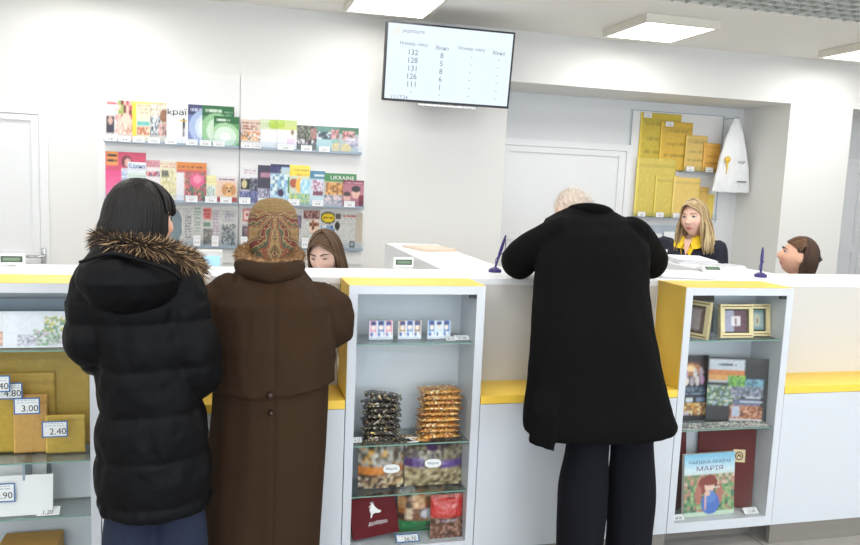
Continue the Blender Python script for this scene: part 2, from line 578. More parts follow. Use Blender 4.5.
# ================================================================== counters
YC = 2.848       # front face of the lower panels and cabinets
YP = 3.07        # recessed upper panel
ZT = 1.20
def counter_bay(x0, x1, label):
    t = thing('service_counter', label, 'counter', ((x0 + x1) / 2, 3.0, 0))
    obj('lower_panel', B(x0, x1, YC, YP + .12, .095, .716, .0015), M['white_cool'], t)
    obj('ledge', B(x0, x1, YC - .002, YP + .01, .718, .752, .002), M['yellow'], t, label='yellow ledge')
    obj('upper_panel', B(x0, x1, YP + .004, YP + .024, .752, ZT - .0265), M['panel_warm'], t)
    obj('plinth', B(x0, x1, YC + .006, YC + .03, 0, .095), M['plinth'], t, label='grey plinth')
    return t
counter_bay(-.437, .437, 'white counter front with yellow ledge between the left and middle display cabinets')
counter_bay(.988, 1.886, 'white counter front with yellow ledge in front of the man in the long black coat')
counter_bay(2.434, 4.6, 'white counter front with yellow ledge at the right end of the picture')
tag(obj('worktop', B(-2.4, 4.6, YP + .0015, 3.39, ZT - .026, ZT, .002), M['white']), 'long white worktop running along the top of the whole counter', 'worktop')

def return_counter(x0, x1, y0, y1, label):
    t = thing('return_counter', label, 'counter', ((x0 + x1) / 2, (y0 + y1) / 2, 0))
    obj('worktop', B(x0, x1, y0, y1, ZT - .026, ZT, .002), M['white'], t)
    obj('side_panel', B(x0, x0 + .02, y0, y1, 0, ZT - .026), M['white'], t)
    obj('side_panel', B(x1 - .02, x1, y0, y1, 0, ZT - .026), M['white'], t)
    obj('end_panel', B(x0 + .02, x1 - .02, y1 - .02, y1, 0, ZT - .026), M['white'], t)
return_counter(.955, 1.29, 3.392, 4.75, 'white return counter running back from the worktop behind the middle cabinet, papers on it')
return_counter(2.42, 2.76, 3.392, 4.15, 'white return counter running back in front of the blonde clerk')

# display cabinets ------------------------------------------------------
def cabinet(x0, x1, shelves, label, back=3.062):
    t = thing('display_cabinet', label, 'cabinet', ((x0 + x1) / 2, 2.95, 0))
    w = .034
    bm = new()
    box(bm, x0, x0 + w, YC, back + .008, .095, ZT, .0012)
    box(bm, x1 - w, x1, YC, back + .008, .095, ZT, .0012)
    box(bm, x0 + w, x1 - w, YC, back, ZT - .034, ZT - .001)
    box(bm, x0 + w, x1 - w, YC, back, .095, .14)
    box(bm, x0 + w, x1 - w, back - .008, back + .006, .14, ZT - .034)
    obj('carcass', bm, M['white_cool'], t)
    bm = new()
    box(bm, x0 - .0015, x0 - .0003, YC + .004, YP + .002, .752, ZT + .0008)
    obj('side_cladding', bm, M['yellow'], t, label='yellow side panel')
    obj('top_cladding', B(x0, x1, YC + .002, YP + .0005, ZT - .0005, ZT + .001), M['yellow'], t, label='yellow top')
    for z in shelves:
        s = obj('glass_shelf', B(x0 + w + .001, x1 - w - .001, YC + .014, back - .009, z - .005, z), M['shelf_glass'], t)
        obj('shelf_edge', B(x0 + w + .001, x1 - w - .001, YC + .0125, YC + .0142, z - .005, z), M['glass_edge'], s, label='green glass edge')
    obj('glass_door', B(x0 + w + .001, x1 - w - .001, YC + .003, YC + .007, .141, ZT - .035), M['glass'], t)
    bm = new()
    box(bm, x1 - w - .03, x1 - w - .001, YC + .002, YC + .016, ZT - .05, ZT - .036, .002)
    obj('hinge', bm, M['dark'], t, label='black door hinge')
    obj('foot_panel', B(x0 + .01, x1 - .01, YC + .13, YC + .15, 0, .095), M['plinth'], t)
    return t
cabinet(-.987, -.44, (.962, .557, .352), 'white glass fronted cabinet of envelopes at the left edge of the picture')
cabinet(.44, .985, (.969, .561, .353), 'white glass fronted cabinet of sweets and wrapped bars in the middle')
cabinet(1.889, 2.432, (.965, .561), 'white glass fronted cabinet of souvenirs and books on the right')
# ================================================================== people
m_skin = attr_mat('skin', 0.5, spec=0.35)
m_hair = attr_mat('hair', 0.5, spec=.3, bump=0.5, bump_scale=120, stretch=(1, 1, .08))
m_fur = attr_mat('fur', 0.7)
m_puffer = mat('black_puffer_nylon', C(5, 6, 9), 0.55, spec=0.13, noise_amt=.15, noise_scale=25, bump=.3, bump_scale=38)
m_brown = mat('brown_coat_cloth', C(54, 39, 27), 0.85, spec=.12, noise_amt=.12, noise_scale=10, bump=.25, bump_scale=24)
m_wool = mat('black_wool', C(10, 10, 11), 0.9, spec=.1, noise_amt=.15, noise_scale=60, bump=.25, bump_scale=30)
m_trouser = mat('dark_trousers', C(17, 18, 25), 0.85, spec=.15, noise_amt=.15, noise_scale=12, bump=.3, bump_scale=16)
m_jeans = mat('blue_jeans', C(32, 40, 60), 0.8, spec=.25, noise_amt=.25, noise_scale=40, bump=.3, bump_scale=30)
m_navy = mat('navy_jacket', C(36, 40, 54), 0.75, spec=.3, noise_amt=.1, noise_scale=30, bump=.2, bump_scale=30)
m_shirt = mat('yellow_shirt', C(242, 206, 40), 0.7, noise_amt=.05, noise_scale=20)
m_shoe = mat('black_leather', C(20, 19, 19), 0.4, noise_amt=.1)
m_eye = attr_mat('eye', 0.15)
m_lash = mat('lash_brown', C(48, 36, 30), 0.7, noise_amt=.1)
m_button = mat('brown_button', C(46, 28, 20), 0.3, noise_amt=.1)

def head_shape(bm, Mx, female=True):
    """skull, jaw, nose, sockets, lips, chin and ears; face towards local +Y"""
    U, Vn = 72, 54
    t = bmesh.new()
    rows = []
    def gs(a, s): return math.exp(-(a / s) ** 2)
    def pt(th, ph):
        dz = math.sin(th); cx = math.cos(th)
        dx, dy = cx * math.sin(ph), cx * math.cos(ph)
        z = .112 * dz
        x = .073 * dx; y = (.093 if dy > 0 else .098) * dy
        if z < 0:
            q = min(1, -z / .112)
            x *= 1 - .30 * q ** 1.6
            y *= (1 - .10 * q) if dy > 0 else (1 - .40 * q)
        if dy > 0:
            w = min(1, dy * 2.0)
            y += w * (.006 * gs(z + .03, .05) - .004 * gs(z - .06, .04))
            nz = -.022
            y += w * (.0185 * gs(x, .0105) * gs(z - nz, .019 if z > nz else .009) + .010 * gs(x, .010) * gs(z - .004, .018))
            y += w * .004 * gs(abs(x) - .012, .007) * gs(z - nz, .008)
            for s in (-1, 1):
                y -= w * .011 * gs(x - s * .031, .015) * gs(z - .016, .011)
                y += w * .004 * gs(x - s * .03, .02) * gs(z - .036, .008)
                y += w * .005 * gs(x - s * .042, .018) * gs(z + .022, .018)
            y += w * (.0065 * gs(x, .018) * gs(z + .050, .0045) + .007 * gs(x, .016) * gs(z + .060, .005) - .003 * gs(x, .02) * gs(z + .055, .002))
            y += w * .009 * gs(x, .02) * gs(z + .088, .014)
        return Vector((x, y, z))
    for j in range(1, Vn):
        th = -PI / 2 + PI * j / Vn
        rows.append([t.verts.new(pt(th, 2 * PI * k / U)) for k in range(U)])
    lo = t.verts.new(pt(-PI / 2, 0)); hi = t.verts.new(pt(PI / 2, 0))
    for j in range(len(rows) - 1):
        for k in range(U):
            t.faces.new((rows[j][k], rows[j][(k + 1) % U], rows[j + 1][(k + 1) % U], rows[j + 1][k]))
    for k in range(U):
        t.faces.new((lo, rows[0][(k + 1) % U], rows[0][k])); t.faces.new((hi, rows[-1][k], rows[-1][(k + 1) % U]))
    merge(bm, t, 0, Mx)
    for s in (-1, 1):
        ball(bm, Mx @ Vector((s * .074, -.008, -.004)), .009, .018, .031, 14, 10, Mx.to_3x3().to_4x4() @ Matrix.Rotation(s * .35, 4, 'Z'))
    # neck
    a = Mx @ Vector((0, -.025, -.06)); return a

def headmtx(c, azim, pitch=0.0, roll=0.0, s=1.0):
    """azim: direction the face looks, degrees, 0 = +x, 90 = +y"""
    return Matrix.Translation(c) @ Matrix.Rotation(math.radians(azim - 90), 4, 'Z') @ Matrix.Rotation(math.radians(pitch), 4, 'X') @ Matrix.Rotation(math.radians(roll), 4, 'Y') @ Matrix.Scale(s, 4)

def hand(bm, wrist, d, up, s=1.0):
    """palm, four unequal bent fingers and a thumb"""
    d = Vector(d).normalized(); side = d.cross(Vector(up)).normalized(); up = side.cross(d).normalized(); w = Vector(wrist)
    ring_loft(bm, [(w, side * .026 * s, up * .019 * s, 2), (w + d * .03 * s, side * .034 * s, up * .018 * s, 2.4), (w + d * .085 * s, side * .041 * s, up * .014 * s, 2.6), (w + d * .098 * s, side * .038 * s, up * .011 * s, 2.4)], 18)
    for k, (off, L) in enumerate(((-.030, .062), (-.010, .074), (.010, .070), (.030, .055))):
        b = w + d * .085 * s + side * off * s
        tube(bm, [b, b + d * L * .5 * s + side * off * .15, b + d * L * .85 * s - up * .018 * s, b + d * L * .95 * s - up * .038 * s], [.0095 * s, .009 * s, .008 * s, .0065 * s], n=9, seg=10)
    b = w + d * .03 * s - side * .026 * s
    tube(bm, [b, b + d * .03 * s - side * .025 * s, b + d * .062 * s - side * .03 * s - up * .012 * s], [.013 * s, .0105 * s, .008 * s], n=8, seg=10)

def skin_fn(Mx, skin, hairc, hair_region, lipc=None):
    inv = Mx.inverted()
    sk = np.array(C(*skin)); hc = np.array(C(*hairc)); lp = np.array(C(*(lipc or (186, 112, 104)))); ck = np.array(C(*(min(255, skin[0] + 2), skin[1] - 16, skin[2] - 14)))
    def fn(co):
        p = inv @ Vector(co)
        c = sk
        if -.13 < p.z < .15 and p.length < .17:
            if hair_region(p): return hc
            if p.y > .05:
                m = math.exp(-((p.x / .021) ** 2) ** 2 - ((p.z + .055) / .0085) ** 2)
                k = .5 * (math.exp(-((p.x - .042) / .018) ** 2 - ((p.z + .024) / .018) ** 2) + math.exp(-((p.x + .042) / .018) ** 2 - ((p.z + .024) / .018) ** 2))
                c = c * (1 - k) + ck * k
                c = c * (1 - m) + lp * m
        return c
    return fn

def eyes(root, body, Mx, iris=(70, 80, 70), closed=0.0, brow=(92, 70, 52)):
    for s in (-1, 1):
        bm = new()
        ball(bm, Vector((s * .031, .0675, .015)), .0125, .0125, .0125, 20, 16)
        bm.transform(Mx)
        e = obj('eye', bm, m_eye, body, True)
        inv = Mx.inverted(); g = Vector((s * .031, .0675, .015))
        w_, i_, p_ = C(236, 232, 228), C(*iris), C(14, 12, 12)
        def fn(co, inv=inv, g=g):
            q = (inv @ Vector(co)) - g
            r = math.hypot(q.x, q.z)
            if q.y < 0: return w_
            return p_ if r < .0028 else i_ if r < .0062 else w_
        color_mesh(e.data, fn)
    mb = mat('brow_hair', C(*brow), .8, noise_amt=.1)
    for s in (-1, 1):
        bm = new()
        up = [(s * .017, .081, .014), (s * .024, .0835, .0205 - .008 * closed), (s * .033, .083, .0215 - .010 * closed), (s * .046, .073, .014)]
        tube(bm, [Mx @ Vector(p) for p in up], [.0012, .0020, .0022, .0014], n=9, seg=6)
        obj('eyelashes', bm, m_lash, body, True); bm = new()
        br = [(s * .013, .090, .034), (s * .026, .090, .040), (s * .038, .084, .0405), (s * .052, .070, .034)]
        tube(bm, [Mx @ Vector(p) for p in br], [.0024, .0030, .0026, .0012], n=9, seg=6)
        obj('eyebrow', bm, mb, body, True)
    if closed > .3:
        bm = new()
        for s in (-1, 1):
            ball(bm, Vector((s * .031, .0668, .0195)), .0140, .0140, .0115, 16, 12)
        bm.transform(Mx)
        return bm
    return None

def colored_hair(bm, cols, seed, name, parent, material=None, smooth=True, label=None):
    me = tomesh(name, bm, smooth)
    n = len(me.vertices)
    cs = [np.array(C(*c)) for c in cols]
    a = me.color_attributes.new('Col', 'FLOAT_COLOR', 'POINT')
    d = np.ones((n, 4), np.float32)
    rg = random.Random(seed)
    # colour per connected lock: vertices of one lock were added together
    k = 0; cur = cs[0]
    step = colored_hair.step
    for i in range(n):
        if i % step == 0:
            t = rg.random(); j = rg.randrange(len(cs) - 1) if len(cs) > 1 else 0
            cur = cs[j] * (1 - t) + cs[min(j + 1, len(cs) - 1)] * t
        d[i] = cur
    a.data.foreach_set('color', d.ravel())
    o = link(name, me, material or m_hair, parent)
    if label: o['label'] = label
    return o
colored_hair.step = 84

def lock(bm, pts, r, n=12, seg=6, flat=.55):
    tube(bm, pts, [r * .7] + [r] * (len(pts) - 2) + [r * .35], n=n, seg=seg, flat=flat, roundcap=True)

def fur(bm, path, radius, n, L, seed, spread=.5, base=.0022, droop=-.25):
    """thin tapering hairs standing off a tubular core"""
    rg = random.Random(seed)
    P = catmull(path, 60)
    for _ in range(n):
        i = rg.uniform(0, 58.99); k = int(i); p = Vector(P[k][:3]).lerp(Vector(P[k + 1][:3]), i - k)
        rr = radius(i / 59) if callable(radius) else radius
        d = Vector((P[k + 1] - P[k])[:3]).normalized()
        a = d.orthogonal().normalized(); b = d.cross(a)
        t = rg.uniform(0, 2 * PI)
        o = a * math.cos(t) + b * math.sin(t)
        root = p + o * rr * .8
        out = (o + d * rg.uniform(-spread, spread) + Vector((rg.uniform(-.3, .3), rg.uniform(-.3, .3), droop + rg.uniform(-.3, .3)))).normalized()
        ln = L * rg.uniform(.5, 1.15)
        s1 = out.orthogonal().normalized() * base; s2 = out.cross(s1).normalized() * base
        v = [bm.verts.new(root + s1), bm.verts.new(root - s1 * .5 + s2 * .87), bm.verts.new(root - s1 * .5 - s2 * .87), bm.verts.new(root + out * ln + Vector((0, 0, -.2 * ln)))]
        bm.faces.new((v[0], v[1], v[3])); bm.faces.new((v[1], v[2], v[3])); bm.faces.new((v[2], v[0], v[3])); bm.faces.new((v[0], v[2], v[1]))

def fur_colors(me, fn):
    color_mesh(me, fn)

def prings(rows, tilt=0.0, dy=0.0):
    """outline rows (pixel y, left, right, depth y, half depth) -> loft rings"""
    out = []
    for (py, pl, pr, y, ry) in rows:
        a, b = at(pl, py, y + dy), at(pr, py, y + dy)
        c = (a + b) / 2; rx = abs(b.x - a.x) / 2
        out.append((c, Vector((rx, 0, 0)), Vector((0, ry, tilt * ry)), 2.3))
    return out

def legs(bm, hips, knees, ankles, r):
    for h, k, a in zip(hips, knees, ankles):
        tube(bm, [h, (Vector(h) + Vector(k)) / 2, k, (Vector(k) + Vector(a)) / 2, a], [r[0], r[0] * .86, r[1], r[1] * .95, r[2]], n=18, seg=18)

def shoe(bm, a, d, L=.25, w=.046):
    a = Vector((a[0], a[1], 0)); d = Vector((d[0], d[1], 0)).normalized(); s = Vector((d.y, -d.x, 0)); z = Vector((0, 0, 1))
    rings = []
    for t, ww, h in ((-.06, .6, .06), (-.04, .85, .10), (.0, .9, .11), (.05, .92, .095), (.10, 1.0, .065), (.15, 1.02, .05), (.185, .8, .04), (.20, .4, .03)):
        rings.append((a + d * t * L / .25 + z * h / 2, s * w * ww, z * h / 2, 3))
    ring_loft(bm, rings, 18)

# ---------------------------------------------------------------- woman in the black quilted coat
def person_puffer():
    at_ = lambda px, py, y: at(px, py, y - .075)
    root = thing('person', 'woman with black bobbed hair in a long black quilted coat with a fur trimmed hood', 'person', (-.22, 2.45, 0), 'customers at the counter')
    HM = headmtx((-.246, 2.365, 1.452), 34, -6, 0, .89)
    bm = new()
    head_shape(bm, HM)
    tube(bm, [HM @ Vector((0, -.03, -.05)), (-.252, 2.36, 1.34), (-.248, 2.38, 1.24)], [.052, .055, .08], seg=18)
    T = [(268, 105, 160, 2.46, .06), (285, 96, 172, 2.46, .085), (330, 104, 176, 2.46, .09), (380, 110, 186, 2.46, .09), (430, 108, 196, 2.46, .10), (470, 112, 196, 2.46, .10)]
    ring_loft(bm, prings(T, dy=-.075))
    legs(bm, [(-.275, 2.39, .78), (-.155, 2.39, .78)], [(-.28, 2.39, .46), (-.14, 2.39, .46)], [(-.28, 2.38, .09), (-.13, 2.38, .09)], (.065, .055, .04))
    Ls, Le, Lw = at_(100, 284, 2.46), at_(95, 346, 2.44), Vector((-.295, 2.67, 1.00))
    Rs, Re, Rw = at_(178, 284, 2.46), at_(199, 374, 2.47), Vector((-.205, 2.62, .99))
    tube(bm, [Ls, (Ls + Le) / 2, Le], [.05, .045, .042]); tube(bm, [Le, Lw], [.042, .03])
    tube(bm, [Rs, (Rs + Re) / 2, Re], [.05, .045, .042]); tube(bm, [Re, Rw], [.042, .03])
    hand(bm, Lw, (.12, 1, .02), (0, 0, 1), .9); hand(bm, Rw, (-.2, 1, .06), (0, 0, 1), .9)
    me = remesh(bm, .006, 2)
    color_mesh(me, skin_fn(HM, (226, 178, 152), (26, 22, 22), lambda p: p.z > .05 or p.y < -.01))
    body = link('body', me, m_skin, root)
    eyes(root, body, HM, (60, 44, 34))
    # trousers and boots
    bm = new(); legs(bm, [(-.285, 2.39, .74), (-.145, 2.39, .74)], [(-.285, 2.39, .46), (-.14, 2.39, .46)], [(-.28, 2.38, .12), (-.13, 2.38, .12)], (.085, .084, .074))
    link('jeans', remesh(bm, .008, 4), m_jeans, root)
    bm = new(); shoe(bm, (-.28, 2.40), (.1, 1), .26, .05); shoe(bm, (-.13, 2.40), (.15, 1), .26, .05)
    obj('shoes', bm, m_shoe, root, True)
    # coat
    bm = new()
    rows = [(262, 106, 166, 2.46, .075), (272, 88, 184, 2.46, .105), (288, 82, 190, 2.46, .128), (310, 84, 190, 2.46, .138), (345, 92, 192, 2.46, .138), (380, 97, 196, 2.46, .138),
            (410, 98, 205, 2.46, .142), (440, 97, 210, 2.465, .152), (480, 96, 212, 2.465, .158), (497, 97, 212, 2.465, .16), (502, 99, 211, 2.465, .155)]
    ring_loft(bm, prings(rows, dy=-.075), 36)
    tube(bm, [at_(100, 282, 2.45), at_(95, 318, 2.44), at_(95, 346, 2.45), (-.335, 2.53, 1.03), (-.30, 2.68, 1.0)], [.080, .076, .076, .068, .052], n=26, seg=20)
    tube(bm, [at_(176, 284, 2.45), at_(184, 322, 2.44), at_(196, 372, 2.45), (-.125, 2.49, .98), (-.20, 2.62, .99)], [.082, .086, .076, .068, .052], n=26, seg=20)
    def quilt(co, n):
        zz = co.z - .03 * (co.x + .2)
        q = abs(math.sin(PI * (zz - .49) / .135))
        f = noise.noise(Vector((co.x * 14, co.y * 14, co.z * 7)))
        f2 = noise.noise(Vector((co.x * 30, co.y * 30, co.z * 22)))
        fine = noise.noise(Vector((co.x * 26, co.y * 26, co.z * 9)))
        k = 1 if co.z < 1.22 else .3
        return k * (.0105 * (q ** .55) - .006) + .009 * f + .004 * f2 + .003 * fine
    me = remesh(bm, .007, 6, quilt)
    coat = link('quilted_coat', me, m_puffer, root)
    # hood hanging on the back
    bm = new()
    hr = []
    for (py, pl, pr, y, ry) in [(238, 108, 160, 2.40, .07), (250, 92, 172, 2.37, .09), (264, 80, 180, 2.345, .10), (280, 76, 180, 2.33, .10), (296, 84, 174, 2.335, .085), (308, 100, 160, 2.345, .06), (313, 116, 146, 2.35, .03)]:
        a, b = at_(pl, py, y), at_(pr, py, y); c = (a + b) / 2
        hr.append((c, Vector(((b.x - a.x) / 2, .02, 0)), Vector((0, ry, 0)), 2.2))
    ring_loft(bm, hr, 32)
    def hoodwr(co, n): return .006 * noise.noise(co * 16) + .004 * noise.noise(Vector((co.x * 40, co.y * 10, co.z * 22)))
    hood = link('hood', remesh(bm, .006, 5, hoodwr), m_puffer, root)
    # seam bead round the hood
    bm = new()
    tube(bm, [at_(80, 262, 2.262), at_(110, 254, 2.262), at_(140, 260, 2.25), at_(168, 270, 2.262), at_(182, 280, 2.29)], [.004, .006, .007, .006, .004], n=26, seg=8)
    obj('hood_seam', bm, m_puffer, hood, True)
    # stand collar
    bm = new()
    tube(bm, [at_(100, 250, 2.50), at_(112, 247, 2.36), at_(138, 248, 2.32), at_(162, 252, 2.36), at_(178, 262, 2.50)], [.03, .036, .036, .036, .03], n=26, seg=16)
    link('collar', remesh(bm, .006, 3), m_puffer, root)
    # fur trim: left of the neck, under the hair, broad towards the right front
    path = [tuple(at_(100, 236, 2.44)), tuple(at_(112, 243, 2.34)), tuple(at_(135, 247, 2.30)), tuple(at_(155, 249, 2.32)), tuple(at_(172, 254, 2.38)), tuple(at_(186, 261, 2.44)), tuple(at_(194, 269, 2.50))]
    rad = lambda t: .016 + .014 * t
    bm = new(); tube(bm, path, [.014, .016, .017, .018, .024, .026, .018], n=40, seg=12); fur(bm, path, rad, 5200, .040, 5)
    me = tomesh('fur_trim', bm)
    cols = [np.array(C(*c)) for c in ((22, 17, 14), (52, 40, 30), (126, 98, 68), (206, 176, 138))]
    xa, xb = path[0][0], path[-1][0]
    rg = random.Random(8)
    state = {'i': -1, 'c': cols[0]}
    nb = len(me.vertices) - 5200 * 4
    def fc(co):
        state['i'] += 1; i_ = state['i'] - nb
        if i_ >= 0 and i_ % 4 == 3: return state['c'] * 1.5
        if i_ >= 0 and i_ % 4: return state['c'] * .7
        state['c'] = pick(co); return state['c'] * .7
    def pick(co):
        t = (co.x - xa) / (xb - xa); k = rg.random()
        k = k ** 2.2 * .95 + .30 * max(0, t - .55) * 1.6
        i = min(2.999, k * 3.3); j = int(i); return cols[j] * (1 - (i - j)) + cols[j + 1] * (i - j)
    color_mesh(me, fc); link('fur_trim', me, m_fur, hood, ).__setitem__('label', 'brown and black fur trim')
    # bobbed hair
    bm = new()
    rg = random.Random(3)
    sh = new()
    rr = []
    for z, kx, ky in ((.135, .25, .25), (.125, .55, .55), (.10, .82, .82), (.06, .97, .97), (.02, 1.03, 1.03), (-.03, 1.08, 1.08), (-.06, 1.04, 1.02), (-.085, .94, .92)):
        rr.append((HM @ Vector((0, -.030, z)), HM.to_3x3() @ Vector((.088 * kx, 0, 0)), HM.to_3x3() @ Vector((0, .088 * ky, 0)), 2.1))
    ring_loft(sh, rr, 30); merge(bm, sh)
    me0 = remesh(bm, .006, 4)
    bm = new(); bm.from_mesh(me0)
    nv0 = len(bm.verts)
    for i in range(340):
        ph = rg.uniform(52, 308)             # azimuth from the face, degrees
        a = math.radians(ph); L = -.088 + .02 * max(0, math.cos(a)) + rg.uniform(-.012, .01)
        e0 = rg.uniform(.2, 1.35)
        pts = []
        for q in np.linspace(0, 1, 6):
            el = (PI / 2 - .08) * (1 - q) * 1.0
            pts.append(Vector(((.095 * math.sin(a)) * math.cos(el), -.022 + .106 * math.cos(a) * math.cos(el), .0 + .137 * math.sin(el))))
        x, y = pts[-1].x, pts[-1].y
        pts += [Vector((x * 1.04, y * 1.04 - .002, L * .45)), Vector((x * .86, y * .88 - .004, L))]
        lock(bm, [HM @ p for p in pts], rg.uniform(.006, .0095), n=12)
    for i in range(46):                       # fringe
        a = math.radians(rg.uniform(-62, 62))
        pts = [Vector((.09 * math.sin(a) * k, -.02 + .118 * math.cos(a) * k, z)) for k, z in ((.15, .138), (.55, .122), (.9, .085), (1.02, .045), (.99, .03))]
        lock(bm, [HM @ p for p in pts], .007, n=12)
    colored_hair(bm, [(8, 7, 8), (18, 15, 16), (12, 10, 11)], 4, 'hair', body)

# ---------------------------------------------------------------- old woman in the brown coat and headscarf
def scarf_mat():
    m = mat('paisley_headscarf', C(120, 96, 62), 0.7)
    nt = m.node_tree; b = nt.nodes['Principled BSDF']
    tc = nt.nodes.new('ShaderNodeTexCoord'); sx = nt.nodes.new('ShaderNodeSeparateXYZ')
    nt.links.new(tc.outputs['Object'], sx.inputs[0])
    def mth(op, a=None, bb=None):
        n = nt.nodes.new('ShaderNodeMath'); n.operation = op
        for i, v in enumerate((a, bb)):
            if v is None: continue
            if isinstance(v, (int, float)): n.inputs[i].default_value = v
            else: nt.links.new(v, n.inputs[i])
        return n.outputs[0]
    ax = mth('ABSOLUTE', sx.outputs[0])
    # mirrored distorted bands radiating from the crown, like a folded printed square
    cz = nt.nodes.new('ShaderNodeCombineXYZ')
    nt.links.new(ax, cz.inputs[0]); nt.links.new(sx.outputs[2], cz.inputs[2])
    nz = nt.nodes.new('ShaderNodeTexNoise'); nz.inputs['Scale'].default_value = 22; nz.inputs['Detail'].default_value = 2
    nt.links.new(cz.outputs[0], nz.inputs['Vector'])
    # angle-like coordinate
    zt = mth('SUBTRACT', 0.205, sx.outputs[2])
    ang = mth('ARCTAN2', ax, zt)
    rad = mth('SQRT', mth('ADD', mth('MULTIPLY', ax, ax), mth('MULTIPLY', zt, zt)))
    u = mth('ADD', mth('MULTIPLY', ang, 3.4), mth('MULTIPLY', nz.outputs['Fac'], 2.6))
    r = nt.nodes.new('ShaderNodeValToRGB')
    fr = mth('FRACT', mth('MULTIPLY', u, .42))
    nt.links.new(fr, r.inputs[0])
    cr = r.color_ramp
    cols = [(0, (66, 74, 52)), (.12, (70, 78, 54)), (.16, (150, 128, 88)), (.24, (104, 42, 34)), (.42, (92, 40, 32)), (.46, (160, 136, 92)), (.52, (66, 52, 36)), (.64, (136, 104, 64)), (.74, (146, 122, 82)), (.82, (98, 78, 50)), (.92, (150, 66, 48)), (1, (70, 76, 54))]
    cr.elements[0].position = 0; cr.elements[0].color = C(*cols[0][1])
    cr.elements[1].position = 1; cr.elements[1].color = C(*cols[-1][1])
    for p, c_ in cols[1:-1]:
        e = cr.elements.new(p); e.color = C(*c_)
    # small speckled ornament
    vo = nt.nodes.new('ShaderNodeTexVoronoi'); vo.inputs['Scale'].default_value = 105
    nt.links.new(cz.outputs[0], vo.inputs['Vector'])
    k = mth('LESS_THAN', vo.outputs['Distance'], .30)
    mx = nt.nodes.new('ShaderNodeMix'); mx.data_type = 'RGBA'
    nt.links.new(mth('MULTIPLY', k, .8), mx.inputs['Factor']); nt.links.new(r.outputs[0], mx.inputs['A'])
    r2 = nt.nodes.new('ShaderNodeValToRGB'); nt.links.new(vo.outputs['Color'], r2.inputs[0])
    r2.color_ramp.elements[0].color = C(26, 22, 16); r2.color_ramp.elements[1].color = C(176, 152, 106)
    nt.links.new(r2.outputs[0], mx.inputs['B'])
    # plain gold-brown border over the forehead (top of the head)
    e = mth('GREATER_THAN', sx.outputs[2], .212)
    mx2 = nt.nodes.new('ShaderNodeMix'); mx2.data_type = 'RGBA'
    wv = nt.nodes.new('ShaderNodeTexWave'); wv.inputs['Scale'].default_value = 60; wv.bands_direction = 'Z'; wv.inputs['Distortion'].default_value = 3
    nt.links.new(tc.outputs['Object'], wv.inputs['Vector'])
    r3 = nt.nodes.new('ShaderNodeValToRGB'); nt.links.new(wv.outputs['Fac'], r3.inputs[0])
    r3.color_ramp.elements[0].color = C(104, 82, 44); r3.color_ramp.elements[1].color = C(150, 126, 80)
    nt.links.new(mth('MULTIPLY', e, .85), mx2.inputs['Factor']); nt.links.new(mx.outputs['Result'], mx2.inputs['A']); nt.links.new(r3.outputs[0], mx2.inputs['B'])
    nt.links.new(mx2.outputs['Result'], b.inputs['Base Color'])
    return m

